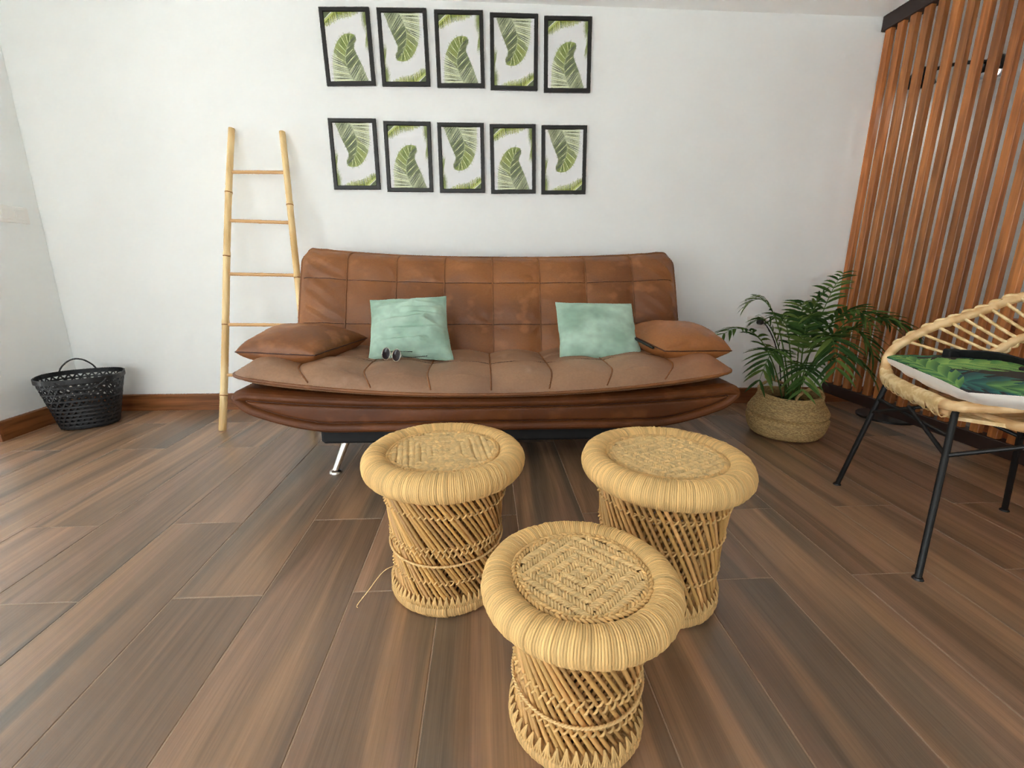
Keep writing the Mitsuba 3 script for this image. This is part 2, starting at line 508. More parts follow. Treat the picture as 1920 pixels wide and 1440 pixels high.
def palm_print():
    """The flat print in paper units: list of (convex polygon, sRGB colour), later ones on top."""
    r = np.random.default_rng(3)
    out = []
    tl = np.array([(0.0, 1.0), (0.0, 0.80), (0.10, 0.81), (0.26, 0.87), (0.42, 0.91), (0.6, 0.93), (0.72, 0.965), (0.85, 1.0)])
    mid = np.array([(-0.02, 0.865), (0.1, 0.93), (0.22, 1.0)])
    for t in np.linspace(0, 1, 46):      # upper left frond
        a = along(np.array([(0.0, 0.87), (0.22, 1.0), (0.85, 1.06)]), t)
        b = along(tl[1:], t) + [0, r.uniform(-0.025, 0.012)]
        d = np.array([0.012, 0.0])
        c = [(122, 138, 52), (150, 160, 66), (96, 112, 44), (196, 200, 120), (134, 138, 60)][r.integers(5)]
        out.append(([a - d, a + d, b + d * 0.15, b - d * 0.6], c))
    out.append(([(-0.02, 0.88), (0.0, 0.85), (0.26, 1.0), (0.2, 1.0)], (190, 200, 120)))
    out.append(([(0.0, 0.90), (0.17, 1.0), (0.0, 1.0)], (92, 104, 72)))
    rt = np.array([(0.88, 1.0), (0.87, 0.84), (0.92, 0.73), (0.965, 0.67), (0.945, 0.6), (0.91, 0.47), (0.97, 0.395), (1.0, 0.38)])
    for t in np.linspace(0, 1, 60):      # blurred frond at the right edge
        b = along(rt, t)
        a = np.array([1.02, b[1] + 0.16])
        d = np.array([0.0, 0.014])
        c = [(128, 142, 84), (150, 162, 104), (112, 126, 66), (168, 176, 128)][r.integers(4)]
        out.append(([a + d, b + [r.uniform(-0.008, 0.01), 0], a - d], c))
    tt = np.linspace(0, 1, 60)
    for i in range(59):                  # pale ground on the lower left, dense green on the right and at the head
        for outl, col in ((LEFT, (208, 215, 190) if tt[i] < 0.5 else (156, 168, 108)), (RIGHT, (160, 168, 140) if tt[i] < 0.5 else (116, 128, 90))):
            q = [along(MID, tt[i]), along(MID, tt[i + 1]), along(MID, tt[i + 1]) * 0.12 + 0.88 * along(outl, tt[i + 1]), along(MID, tt[i]) * 0.12 + 0.88 * along(outl, tt[i])]
            out.append((q, col))
    n = 44
    for i in range(n):                   # single blades
        t = i / (n - 1)
        for side, outl in ((1, RIGHT), (0, LEFT)):
            tm = np.interp(t, [0, 0.46, 0.62, 0.87, 1], [0.0, 0.17, 0.45, 0.79, 0.97]) if side else np.interp(t, [0, 0.16, 0.36, 0.587, 0.8, 1], [0.1, 0.265, 0.506, 0.72, 0.89, 1])
            a = along(MID, tm)
            b = along(outl, t) + r.normal(0, 0.008, 2)
            dirv = b - a
            nrm = np.array([-dirv[1], dirv[0]])
            nrm = nrm / (np.linalg.norm(nrm) + 1e-9)
            m = a + dirv * 0.5
            if side == 0 and t < 0.55:
                w, base = 0.0082 + 0.003 * t, [(118, 128, 94), (100, 108, 82), (134, 142, 106)][r.integers(3)]
            elif side == 0:
                w, base = 0.0125, [(124, 140, 70), (108, 124, 58), (140, 150, 78), (94, 112, 60)][r.integers(4)]
            else:
                w, base = 0.0125 if t > 0.55 else 0.0085, [(98, 110, 76), (82, 94, 68), (112, 122, 84), (90, 98, 82)][r.integers(4)]
            out.append(([a - nrm * w * 0.4, a + nrm * w * 0.4, m + nrm * w, b, m - nrm * w], base))
            if (i * 7 + side * 2) % 4 == 0:            # pale lit edge
                out.append(([a + nrm * 0.003, m + nrm * (w * 0.6 + 0.005), b, m + nrm * (w * 0.6 - 0.005), a - nrm * 0.003], (222, 226, 182)))
    for i in range(40):
        t0, t1 = i / 40, (i + 1) / 40
        a, b = along(MID, t0), along(MID, t1)
        d = b - a
        nrm = np.array([-d[1], d[0]]) / np.linalg.norm(d)
        w = 0.009 * (1 - 0.6 * t0)
        out.append(([a - nrm * w, a + nrm * w, b + nrm * w, b - nrm * w], (176, 186, 150)))
    return out


def print_mesh(items, W, Hh, flip):
    vs, fs, cs, n = [], [], [], 0
    paper = sbox(0, 0, 1, 1)
    for z, (poly, c) in enumerate([([(0, 0), (1, 0), (1, 1), (0, 1)], (226, 227, 228))] + items):
        g = Polygon([tuple(q) for q in poly])
        if not g.is_valid:
            g = g.convex_hull
        g = g.intersection(paper)
        if g.is_empty or g.geom_type != 'Polygon' or g.area < 1e-6:
            continue
        g = g.convex_hull
        p = np.array(g.exterior.coords)[:-1]
        if flip:
            p = 1 - p
        P = np.stack([(p[:, 0] - 0.5) * W, np.full(len(p), -0.0004 - 1.2e-6 * z), (p[:, 1] - 0.5) * Hh], 1)
        vs.append(P)
        fs.append(np.array([[n, n + q, n + q + 1] for q in range(1, len(p) - 1)]))
        cs.append(np.tile(lin(*c), (len(p), 1)))
        n += len(p)
    return (np.vstack(vs), np.vstack(fs)), np.vstack(cs)


FW, FH, FBD = 0.266, 0.374, 0.0215
pr_items = palm_print()
pr_up = print_mesh(pr_items, FW - 2 * FBD, FH - 2 * FBD, False)
pr_dn = print_mesh(pr_items, FW - 2 * FBD, FH - 2 * FBD, True)


def moulding(W, Hh, b, d):
    """A mitred picture frame: four bars as one closed ring, bevelled inwards."""
    ring = []
    for inset, y in ((0, 0), (0, -d + 0.002), (0.002, -d), (b - 0.003, -d), (b, -d + 0.004), (b, 0)):
        w, h = W / 2 - inset, Hh / 2 - inset
        ring.append([[-w, y, -h], [w, y, -h], [w, y, h], [-w, y, h]])
    v, f = grid(np.array(ring), True, True)
    return v, f


mould = moulding(FW, FH, FBD, 0.019)
paper_m = bevel_box((-FW / 2 + 0.012, -0.006, -FH / 2 + 0.012), (FW / 2 - 0.012, -0.0002, FH / 2 - 0.012), 0.0005)
top_c = [(-0.734, 2.061, 1.8), (-0.429, 2.066, 1.3), (-0.123, 2.066, 1.0), (0.178, 2.060, 0.3), (0.480, 2.055, 0.9)]
bot_c = [(-0.738, 1.522, 0.6), (-0.431, 1.513, 0.3), (-0.126, 1.512, 0.6), (0.175, 1.511, 1.0), (0.476, 1.511, 0.9)]
ords = ['first', 'second', 'third', 'fourth', 'fifth']
for r_i, (rowname, cs) in enumerate((('upper', top_c), ('lower', bot_c))):
    for c_i, (x, z, a) in enumerate(cs):
        up = (c_i % 2 == 0) if r_i == 0 else (c_i % 2 == 1)
        t = thing('picture_frame', f'black framed palm print, frond {"rising from below" if up else "hanging from above"}, {ords[c_i]} from left in the {rowname} row', 'picture', 'framed palm leaf prints')
        M = trans(x, YW, z) @ rot([0, 1, 0], -a)
        obj('frame', move(mould, M), 'mat_frame_black', t)
        obj('paper', move(paper_m, trans(0, -0.004, 0) @ M), 'mat_paper', t)
        (v, f), col = pr_up if up else pr_dn
        obj('palm_print', move((v, f), trans(0, -0.010, 0) @ M), 'mat_print', t, color=col)

# ------------------------------------------------------------------ bamboo ladder
ld = thing('bamboo_ladder', 'pale bamboo ladder leaning on the white wall left of the sofa', 'ladder')


def bamboo(a, b, r0, r1, nodes, seed, n=40):
    rr = np.random.default_rng(seed)
    t = np.linspace(0, 1, n * 3)
    p = np.asarray(a, float) + (np.asarray(b, float) - a) * t[:, None]
    p[:, 0] += 0.006 * np.sin(t * 5 + seed)
    r = r0 + (r1 - r0) * t
    for k in nodes:
        r = r + 0.0022 * np.exp(-((t - k) / 0.006) ** 2) - 0.0012 * np.exp(-((t - k - 0.014) / 0.008) ** 2)
    return p, r


railL = bamboo((-1.487, 2.555, 0.0), (-1.395, 2.935, 1.640), 0.0195, 0.0165, (0.12, 0.36, 0.585, 0.79), 1)
railR = bamboo((-0.99, 2.555, 0.0), (-1.128, 2.935, 1.628), 0.0195, 0.0165, (0.16, 0.38, 0.52, 0.76), 2)
railR[0][:, 0] += 0.012 * np.sin(np.linspace(0, np.pi, len(railR[0])))
for nm, (p, r), nd in (('rail', railL, (0.12, 0.36, 0.585, 0.79)), ('rail', railR, (0.16, 0.38, 0.52, 0.76))):
    kk = obj(nm, tube(p, r, 18), 'mat_bamboo', ld, smooth=50)
    for q in nd:
        i = int(q * (len(p) - 1))
        obj('node', tube(p[i] + (p[i + 1] - p[i]) * np.linspace(-0.12, 0.12, 3)[:, None] * 2, r[i] + 0.0006, 18, cap=False), 'mat_bamboo_node', kk, smooth=50)
for z in (1.409, 1.137, 0.851, 0.576, 0.31):
    i = int(np.argmin(abs(railL[0][:, 2] - z)))
    j = int(np.argmin(abs(railR[0][:, 2] - z + 0.003)))
    tt = np.linspace(0, 1, 41)
    p = railL[0][i] + (railR[0][j] - railL[0][i]) * tt[:, None]
    r = np.full(41, 0.0092) + 0.0018 * np.exp(-((tt - 0.5) / 0.02) ** 2) + 0.001 * np.exp(-((tt - 0.92) / 0.02) ** 2)
    obj('rung', tube(p, r, 12), 'mat_rung', ld, smooth=50)

# ------------------------------------------------------------------ leather sofa bed
sofa = thing('sofa_bed', 'brown tufted leather click-clack sofa bed with boat-shaped base and chrome legs', 'sofa')
SC, SH = 0.035, 1.07


def base_mesh():
    ns, nw = 260, 96
    s = np.sin(np.linspace(-np.pi / 2, np.pi / 2, ns))
    zt = 0.375 + 0.048 * np.abs(s) ** 2.6
    zb = 0.218 + 0.112 * (np.clip((np.abs(s) - 0.62) / 0.38, 0, 1)) ** 1.7
    e = np.clip((np.abs(s) - 0.925) / 0.075, 0, 1)
    zm, hh = (zt + zb) / 2 + 0.0 * s, (zt - zb) / 2
    hh0 = hh.copy()
    hh = np.where(e > 0, np.maximum(hh0, 0.05) * np.sqrt(np.maximum(1 - e ** 2, 0)), hh0)
    x = SC + SH * s
    out = np.vstack([np.stack([x, zm - hh], 1), np.stack([x, zm + hh], 1)[::-1]])
    poly = Polygon(out).buffer(0)
    w = np.linspace(-1, 1, nw)
    w = np.sin(w * np.pi / 2)
    X = np.broadcast_to(x[:, None], (ns, nw))
    Z = zm[:, None] + hh[:, None] * w[None]
    d = shapely.distance(shapely.points(X.ravel(), Z.ravel()), poly.exterior).reshape(ns, nw)
    depth = np.interp(d, [0, 0.004, 0.010, 0.020, 0.030, 0.038, 0.0435, 0.0475, 0.051, 0.058, 0.07, 0.1], [0.045, 0.026, 0.012, 0.001, 0.001, 0.005, 0.012, 0.024, 0.014, 0.009, 0.008, 0.007])
    wr = 0.0022 * (fbm3(np.stack([X * 9, Z * 9, X * 0], -1), 3) - 0.5)
    Y = 1.848 + depth + wr * (d > 0.004)
    P = np.stack([X, Y, Z], -1)
    front = grid(P)
    B = P.copy()
    # the shell behind the front: same outline pulled back
    outl = np.stack([np.r_[X[:, 0], X[::-1, -1]], np.r_[Z[:, 0], Z[::-1, -1]]], 1)
    ring = []
    for yy in (1.893, 2.2, 2.6):
        ring.append(np.stack([outl[:, 0], np.full(len(outl), yy), outl[:, 1]], 1))
    side = grid(np.array(ring), False, True)
    back = (np.stack([X, np.full_like(X, 2.6), Z], -1)).reshape(-1, 3), grid(P)[1][:, ::-1]
    inner = np.array(poly.buffer(-0.0478).exterior.coords)[::3]
    seam = np.stack([inner[:, 0], np.full(len(inner), 1.848 + 0.0225), inner[:, 1]], 1)
    return join([front, (side[0], side[1][:, ::-1]), back]), tube(seam[:-1], 0.0030, 6, closed=True)


base_m, base_seam = base_mesh()
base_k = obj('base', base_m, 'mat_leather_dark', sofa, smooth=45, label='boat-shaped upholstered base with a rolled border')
obj('seam', base_seam, 'mat_seam', base_k, smooth=True)


def quilt(s, t, cols, rows, depth):
    """Puffed cells: 0 along seams, 1 in the middle of a cell; s in [-1, 1], t in [0, 1]; rows: the row seams."""
    cs = np.abs(np.sin(np.pi * cols * (s + 1) / 2))
    tr = np.interp(t, rows, np.arange(len(rows)))
    rs = np.abs(np.sin(np.pi * tr))
    return depth * (1 - (1 - cs ** 0.75) * 0.9) * (0.35 + 0.65 * rs ** 0.6) * cs ** 0.25


def wrinkles(x, y, s, t, cols, rows, amp):
    """Creases that radiate from the tufts where seams cross."""
    out = np.zeros_like(s)
    r = np.random.default_rng(12)
    for c in range(1, cols):
        for q in rows[1:-1]:
            dx, dt = (s - (-1 + 2 * c / cols)) * cols / 2, (t - q) * 2.4
            rad = np.hypot(dx, dt)
            ang = np.arctan2(dt, dx)
            k = r.uniform(2.2, 3.8)
            out += amp * np.exp(-((rad - 0.22) / 0.2) ** 2) * np.sin(ang * 4 + r.uniform(0, 6) + np.sin(ang * k)) * np.clip(rad * 4, 0, 1)
    return out


def seat_mesh():
    ns, nt = 420, 130
    s = np.linspace(-1, 1, ns)[:, None]
    t = np.linspace(0, 1, nt)[None]
    s, t = np.broadcast_arrays(s, t)
    cut = 0.10 * np.clip((np.abs(t - 0.5) - 0.32) / 0.18, 0, 1) ** 2.2           # rounded corners in plan
    x = 0.02 + (1.065 - cut) * s
    yf = 1.838 + 0.010 * np.abs(s) ** 3
    yy = yf + (2.56 - yf) * t
    ze = 0.388 + 0.072 * np.abs(s) ** 2.1
    df = t * 0.72
    de = (1 - np.abs(s)) * 1.065
    up = 0.062 * (1 - np.exp(-(df / 0.045) ** 1.0)) ** 0.9 * (1 - np.exp(-(de / 0.09))) ** 0.8
    up = up * (1 - 0.35 * np.exp(-((1 - t) / 0.06)))
    rows = [0.0, 0.40, 1.0]
    pf = quilt(s, t, 8, rows, 0.030) * np.clip(df / 0.05, 0, 1) ** 0.7 * np.clip(de / 0.08, 0, 1)
    wr = wrinkles(x, yy, s, t, 8, rows, 0.0028) + 0.004 * (fbm3(np.stack([x * 8, yy * 8, x * 0], -1), 3) - 0.5)
    sag = -0.012 * np.exp(-((t - 0.85) / 0.25) ** 2)
    top = np.stack([x, yy, ze + 0.008 + up + pf + wr * np.clip(df / 0.03, 0, 1) * np.clip(de / 0.05, 0, 1) + sag], -1)
    bot = np.stack([x, yy, ze - 0.004 - 0.022 * (1 - np.exp(-df / 0.03)) * (1 - np.exp(-de / 0.05))], -1)
    tv, tf = grid(top)
    bv, bf = grid(bot)
    ring_t = np.concatenate([top[:, 0], top[-1, 1:], top[::-1, -1][1:], top[0, ::-1][1:-1]])
    ring_b = np.concatenate([bot[:, 0], bot[-1, 1:], bot[::-1, -1][1:], bot[0, ::-1][1:-1]])
    sv, sf = grid(np.array([ring_t, ring_b]), False, True)
    return join([(tv, tf), (bv, bf[:, ::-1]), (sv, sf[:, ::-1])]), top


(sm, seat_top) = seat_mesh()
seat = obj('seat_cushion', sm, 'mat_leather_worn', sofa, smooth=40, label='worn taupe-brown quilted seat')


def seat_z(x, y):
    i = int(np.argmin(abs(seat_top[:, 60, 0] - x)))
    j = int(np.argmin(abs(seat_top[i, :, 1] - y)))
    return float(seat_top[i, j, 2])


front_edge = seat_top[:, 0] + [0, -0.004, -0.006]
endL = seat_top[0, :100] + [-0.003, 0, -0.006]
endR = seat_top[-1, :100] + [0.003, 0, -0.006]
pip = np.vstack([endL[::-1], front_edge[2:-2], endR])
obj('piping', tube(pip, 0.0068, 8), 'mat_piping', seat, smooth=True)
for c in range(1, 8):
    i = int(round((419) * c / 8))
    obj('seam', tube(seat_top[i, 1:128:2] + [0, 0, 0.0015], 0.0034, 6), 'mat_piping', seat, smooth=True)
j = int(129 * 0.40)
obj('seam', tube(seat_top[6:-6:2, j] + [0, 0, 0.0004], 0.0016, 6), 'mat_seam', seat, smooth=True)


def back_mesh():
    ns, nt = 420, 130
    s = np.linspace(-1, 1, ns)[:, None]
    t = np.linspace(0, 1, nt)[None]
    s, t = np.broadcast_arrays(s, t)
    cut = 0.028 * np.clip((t - 0.9) / 0.1, 0, 1) ** 2.5
    x = 0.043 + (1.045 - cut + 0.004 * t) * s
    ztop = 0.947 + 0.036 * np.abs(s) ** 2.6 + 0.010 * np.maximum(-s, 0) ** 2
    ztop = ztop - 0.03 * np.clip((np.abs(s) - 0.965) / 0.035, 0, 1) ** 2
    z = 0.40 + (ztop - 0.40) * t
    yb = 2.475 + 0.235 * t ** 1.15
    tilt = math.radians(24)
    nrm = np.array([0, -math.cos(tilt), math.sin(tilt)])
    de = (1 - np.abs(s)) * 1.045
    dt = (1 - t) * 0.58
    up = 0.05 * (1 - np.exp(-de / 0.035)) ** 0.8 * (1 - np.exp(-dt / 0.03)) ** 0.8
    rows = [0.0, 0.32, 0.71, 1.0]
    pf = quilt(s, t, 8, rows, 0.020) * np.clip(de / 0.05, 0, 1) * np.clip(dt / 0.05, 0, 1) ** 0.6
    wr = wrinkles(x, z, s, t, 8, rows, 0.0026) + 0.004 * (fbm3(np.stack([x * 7, z * 9, x * 0 + 3], -1), 3) - 0.5)
    rid = np.abs(s) > 0.75                      # diagonal creases at the ends
    wr = wr + np.where(rid, 0.0030 * np.sin((x * 0.55 + z * 0.8) * 105 + 2.5 * fbm3(np.stack([x * 6, z * 6, x * 0], -1), 2)) * np.clip((np.abs(s) - 0.75) * 7, 0, 1) * np.clip(de / 0.04, 0, 1), 0)
    k = (up + pf + wr)[..., None]
    base = np.stack([x, yb + 0.03, z], -1)
    front = base + nrm * k
    rear = np.stack([x * 0.992, yb + 0.115, z - 0.006 * (t > 0.98)], -1)
    fv, ff = grid(front)
    rv, rf = grid(rear)
    rt = np.concatenate([front[:, 0], front[-1, 1:], front[::-1, -1][1:], front[0, ::-1][1:-1]])
    rb = np.concatenate([rear[:, 0], rear[-1, 1:], rear[::-1, -1][1:], rear[0, ::-1][1:-1]])
    sv, sf = grid(np.array([rt, rb]), False, True)
    return join([(fv, ff), (rv, rf[:, ::-1]), (sv, sf[:, ::-1])]), front


(bm, back_front) = back_mesh()
backrest = obj('backrest', bm, 'mat_leather', sofa, smooth=40, label='upright quilted backrest')
pip = np.vstack([back_front[0, 20:], back_front[1:-1, -1], back_front[-1, 20:][::-1]]) + [0, -0.002, 0.002]
obj('piping', tube(pip, 0.0072, 8), 'mat_piping', backrest, smooth=True)
for c in range(1, 8):
    i = int(round(419 * c / 8))
    obj('seam', tube(back_front[i, 4:-1:2] + [0, -0.0015, 0.001], 0.0034, 6), 'mat_piping', backrest, smooth=True)
for q in (0.32, 0.71):
    j = int(round(129 * q))
    obj('seam', tube(back_front[6:-6:2, j] + [0, -0.0004, 0.0002], 0.0016, 6), 'mat_seam', backrest, smooth=True)
obj('frame_box', bevel_box((-0.71, 1.92, 0.152), (0.78, 2.55, 0.222), 0.012), 'mat_black_fabric', sofa, label='black box under the base')
for (fx, fy, tx, ty) in ((-0.676, 1.965, -0.622, 2.01), (0.745, 1.965, 0.69, 2.01), (-0.676, 2.54, -0.622, 2.50), (0.745, 2.54, 0.69, 2.50)):
    lg = obj('leg', join([tube([(fx, fy, 0.012), (tx, ty, 0.156)], [0.0135, 0.0175], 20)]), 'mat_chrome', sofa, smooth=40, label='slanted chrome leg')
    obj('foot', lathe([(0, 0.014), (0.016, 0.0135), (0.024, 0.010), (0.0275, 0.005), (0.0275, 0.0), (0, 0)], 32, (fx, fy)), 'mat_chrome', lg, smooth=40)


# ------------------------------------------------------------------ pillows
def pillow(c4, thick, seed, n=90, power=0.55, pinch=0.05, wr=0.012, dirw=None, fscale=7.0, up=None, thick2=None, folds=None):
    """A stuffed square pillow on four seam corners (a, b, c, d around): (whole mesh, top grid, bottom grid)."""
    a, b, c, d = [np.asarray(q, float) for q in c4]
    u = np.sin(np.linspace(-np.pi / 2, np.pi / 2, n))[:, None]
    v = np.sin(np.linspace(-np.pi / 2, np.pi / 2, n))[None]
    u, v = np.broadcast_arrays(u, v)
    us, vs = u * (1 - pinch * (1 - v ** 2)), v * (1 - pinch * (1 - u ** 2))
    p, q = ((us + 1) / 2)[..., None], ((vs + 1) / 2)[..., None]
    P = a * (1 - p) * (1 - q) + b * p * (1 - q) + c * p * q + d * (1 - p) * q
    wav = (fbm3(np.stack([us * 2.2, vs * 2.2, us * 0 + seed], -1), 2, seed) - 0.5) * 0.035
    P = P + wav[..., None] * (us[..., None] * (b - a) / 2 + vs[..., None] * (d - a) / 2)
    nrm = np.cross(b - a, d - a)
    nrm /= np.linalg.norm(nrm)
    if up is not None and nrm @ np.asarray(up, float) < 0:
        nrm = -nrm
    h = thick * ((1 - u ** 2) * (1 - v ** 2)) ** power
    L = np.linalg.norm(b - a)
    q3 = np.stack([us * L * fscale, vs * L * fscale, us * 0 + seed * 3.7], -1)
    edge = np.clip((1 - u ** 2) * (1 - v ** 2) * 6, 0, 1) ** 0.5
    n1 = (fbm3(q3, 3, seed) - 0.5) + (0.9 * (0.5 - np.abs(fbm3(q3 * [0.5, 1.5, 1], 3, seed + 5) - 0.5) * 2) if dirw else 0)
    h1 = h + wr * n1 * edge
    h2 = h + wr * 0.6 * (fbm3(q3 + 9, 3, seed + 2) - 0.5) * edge
    if folds:
        h1 = h1 + 1.7 * fold(u, v, folds) * edge
    top = P + nrm * h1[..., None]
    bot = P - nrm * (h2 if thick2 is None else h2 * thick2 / thick)[..., None]
    tv, tf = grid(top)
    bv, bf = grid(bot)
    if np.cross(b - a, d - a) @ nrm < 0:
        tf, bf = tf[:, ::-1], bf[:, ::-1]
    seam = np.concatenate([P[:, 0], P[-1, 1:], P[::-1, -1][1:], P[0, ::-1][1:-1]])
    return (tv, tf), (bv, bf[:, ::-1]), seam


def fold(u, v, folds):
    """Sharp cloth folds along curves v = v0 + k u + c u^2 between two ends."""
    h = np.zeros_like(u)
    for v0, k, cc, ua, ub, amp, w in folds:
        d = v - (v0 + k * u + cc * u * u)
        m = np.clip((u - ua) / 0.25, 0, 1) * np.clip((ub - u) / 0.25, 0, 1)
        h += amp * m * np.where(d > 0, np.exp(-(d / (w * 0.55)) ** 2), np.exp(-(d / (w * 2.2)) ** 2))
    return h


def uvs(n):
    g = np.linspace(0, 1, n)
    return np.stack(np.meshgrid(g, g, indexing='ij'), -1).reshape(-1, 2)


# arm pillows, loose on the seat ends
t = thing('arm_pillow', 'brown leather arm pillow on the left end of the sofa beside the ladder', 'pillow', 'leather arm pillows')
A, B_, S_ = pillow([(-1.050, 1.985, 0.548), (-0.715, 1.960, 0.535), (-0.600, 2.385, 0.545), (-1.045, 2.42, 0.560)], 0.094, 3, power=0.42, pinch=0.01, wr=0.014, up=(0, 0, 1))
obj('cover', join([A, B_]), 'mat_leather', t, smooth=True)
obj('seam', tube(S_, 0.0028, 6, closed=True), 'mat_seam', t, smooth=True)
t = thing('arm_pillow', 'brown leather arm pillow with a zip on the right end of the sofa', 'pillow', 'leather arm pillows')
A, B_, S_ = pillow([(0.793, 1.975, 0.541), (1.113, 2.00, 0.536), (1.135, 2.41, 0.560), (0.715, 2.39, 0.580)], 0.092, 4, power=0.42, pinch=0.01, wr=0.014, up=(0, 0, 1))
obj('cover', join([A, B_]), 'mat_leather', t, smooth=True)
obj('seam', tube(S_, 0.0028, 6, closed=True), 'mat_seam', t, smooth=True)
za, zb = np.array([0.777, 2.06, 0.545]), np.array([0.731, 2.30, 0.571])
zp = za + (zb - za) * np.linspace(0, 1, 12)[:, None] + np.array([-0.006, 0, -0.004])
obj('zip', tube(zp, 0.006, 6), 'mat_black_plastic', t, smooth=True, label='dark zip along the side')

# green throw pillows
t = thing('throw_pillow', 'crumpled pale green cushion leaning behind the sunglasses', 'cushion', 'pale green throw cushions')
A, B_, S_ = pillow([(-0.545, 2.165, 0.478), (-0.150, 2.155, 0.470), (-0.197, 2.40, 0.752), (-0.572, 2.39, 0.733)], 0.056, 5, power=0.5, pinch=0.055, wr=0.024, dirw=True, fscale=4.5, up=(0, -1, 0.5), n=130,
                   folds=[(0.05, 0.06, -0.05, -0.95, 0.7, 0.014, 0.10), (0.42, -0.10, 0.10, -0.2, 1.0, 0.013, 0.08), (0.24, -0.12, 0.10, 0.0, 1.0, 0.011, 0.08), (0.62, 0.18, 0.10, -0.9, 0.2, 0.011, 0.09),
                          (0.72, -0.22, 0.05, -0.1, 0.9, 0.013, 0.09), (-0.28, 0.05, 0.05, -0.6, 0.95, 0.009, 0.10), (-0.6, 0.10, 0.15, -0.9, 0.5, 0.008, 0.10), (0.05, -0.14, -0.1, 0.3, 1.0, 0.010, 0.07)])
obj('cover', join([A, B_]), 'mat_velvet', t, smooth=True)
obj('piping', tube(S_, 0.003, 6, closed=True), 'mat_velvet', t, smooth=True)
t = thing('throw_pillow', 'smooth pale green velvet cushion beside the right arm pillow', 'cushion', 'pale green throw cushions')
A, B_, S_ = pillow([(0.362, 2.175, 0.480), (0.764, 2.16, 0.462), (0.762, 2.41, 0.712), (0.365, 2.40, 0.722)], 0.056, 6, power=0.5, pinch=0.03, wr=0.012, up=(0, -1, 0.5))
obj('cover', join([A, B_]), 'mat_velvet', t, smooth=True)
obj('piping', tube(S_, 0.003, 6, closed=True), 'mat_velvet', t, smooth=True)

# sunglasses on the seat
sg = thing('sunglasses', 'round dark sunglasses lying on the sofa seat in front of the crumpled cushion', 'sunglasses')
gz = max(seat_z(-0.43, 2.06), seat_z(-0.39, 2.03)) + 0.002
fd = np.array([0.80, -0.60, 0.0])
fdn = np.array([-0.60, -0.80, 0.0])
cen = [np.array([-0.440, 2.060, gz + 0.026]), np.array([-0.388, 2.022, gz + 0.026])]
for c in cen:
    a = np.arange(36) * 2 * np.pi / 36
    up = np.array([0.0, 0.0, 1.0]) * 0.97 + fdn * -0.25
    ringp = c + 0.0265 * (np.cos(a)[:, None] * fd + np.sin(a)[:, None] * up)
    obj('rim', tube(ringp, 0.0016, 8, closed=True), 'mat_gold', sg, smooth=True)
    dome = [c + fdn * 0.005]
    v = np.vstack([ringp, c + 0.018 * (np.cos(a)[:, None] * fd + np.sin(a)[:, None] * up) + fdn * 0.003, [c + fdn * 0.0045]])
    i = np.arange(36)
    j = (i + 1) % 36
    f = np.vstack([np.stack([i, j, j + 36], 1), np.stack([i, j + 36, i + 36], 1), np.stack([i + 36, j + 36, i * 0 + 72], 1)])
    obj('lens', (v, f), 'mat_lens', sg, smooth=True)
obj('bridge', tube(bezier(cen[0] + fd * 0.026, (cen[0] + cen[1]) / 2 + [0, 0, 0.008] , cen[1] - fd * 0.026, 8), 0.0014, 6), 'mat_gold', sg, smooth=True)
tp = np.array([(cen[1] + fd * 0.027), (-0.33, 2.045, gz + 0.012), (-0.275, 2.10, gz + 0.006), (-0.268, 2.125, gz + 0.004)])
obj('temple', tube(spline(tp, 20), 0.0016, 6), 'mat_black_plastic', sg, smooth=True)
tp = np.array([(cen[0] - fd * 0.027), (-0.42, 2.10, gz + 0.03), (-0.34, 2.15, gz + 0.018), (-0.31, 2.165, gz + 0.01)])
obj('temple', tube(spline(tp, 20), 0.0016, 6), 'mat_black_plastic', sg, smooth=True)


# ------------------------------------------------------------------ woven stools
def rope_colors(n, base, spread, seed, per=1):
    r = np.random.default_rng(seed)
    c = np.array(lin(*base)) * (1 + spread * r.normal(size=(n, 1))) * (1 + 0.04 * r.normal(size=(n, 3)))
    return np.repeat(np.clip(c, 0.005, 0.95), per, axis=0)


def wrapped_ring(R, r, zc, wraps, seed, c, sub=6, sides=22, squash=1.0, ridge=0.0016):
    rr = np.random.default_rng(seed)
    nu = wraps * sub
    u = np.arange(nu)
    v = np.arange(sides) * 2 * np.pi / sides
    wob = 0.35 * np.sin(v * 2 + 1)[None] + 0.0
    ph = (u[:, None] / sub + wob + 0.5 * fbm3(np.stack(np.broadcast_arrays(u[:, None] / sub * 0.15, np.sin(v)[None] * 1.5, np.cos(v)[None] * 1.5), -1), 2, seed)) 
    fr = ph - np.floor(ph)
    idx = np.floor(ph).astype(int) % wraps
    lift = rr.normal(0, 0.0006, wraps)[idx]
    big = 0.0022 * (fbm3(np.stack([np.cos(u / nu * 2 * np.pi) * 3, np.sin(u / nu * 2 * np.pi) * 3, u * 0.0], -1), 3, seed) - 0.5)
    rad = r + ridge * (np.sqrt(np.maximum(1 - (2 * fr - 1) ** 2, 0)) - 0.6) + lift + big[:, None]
    a = u / nu * 2 * np.pi
    rho = R + rad * np.cos(v)[None]
    P = np.stack([c[0] + rho * np.cos(a)[:, None], c[1] + rho * np.sin(a)[:, None], zc + squash * rad * np.sin(v)[None]], -1)
    vv, f = grid(P, True, True)
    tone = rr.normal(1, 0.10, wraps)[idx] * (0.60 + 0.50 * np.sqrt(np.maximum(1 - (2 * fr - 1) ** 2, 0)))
    return (vv, f), tone.reshape(-1)


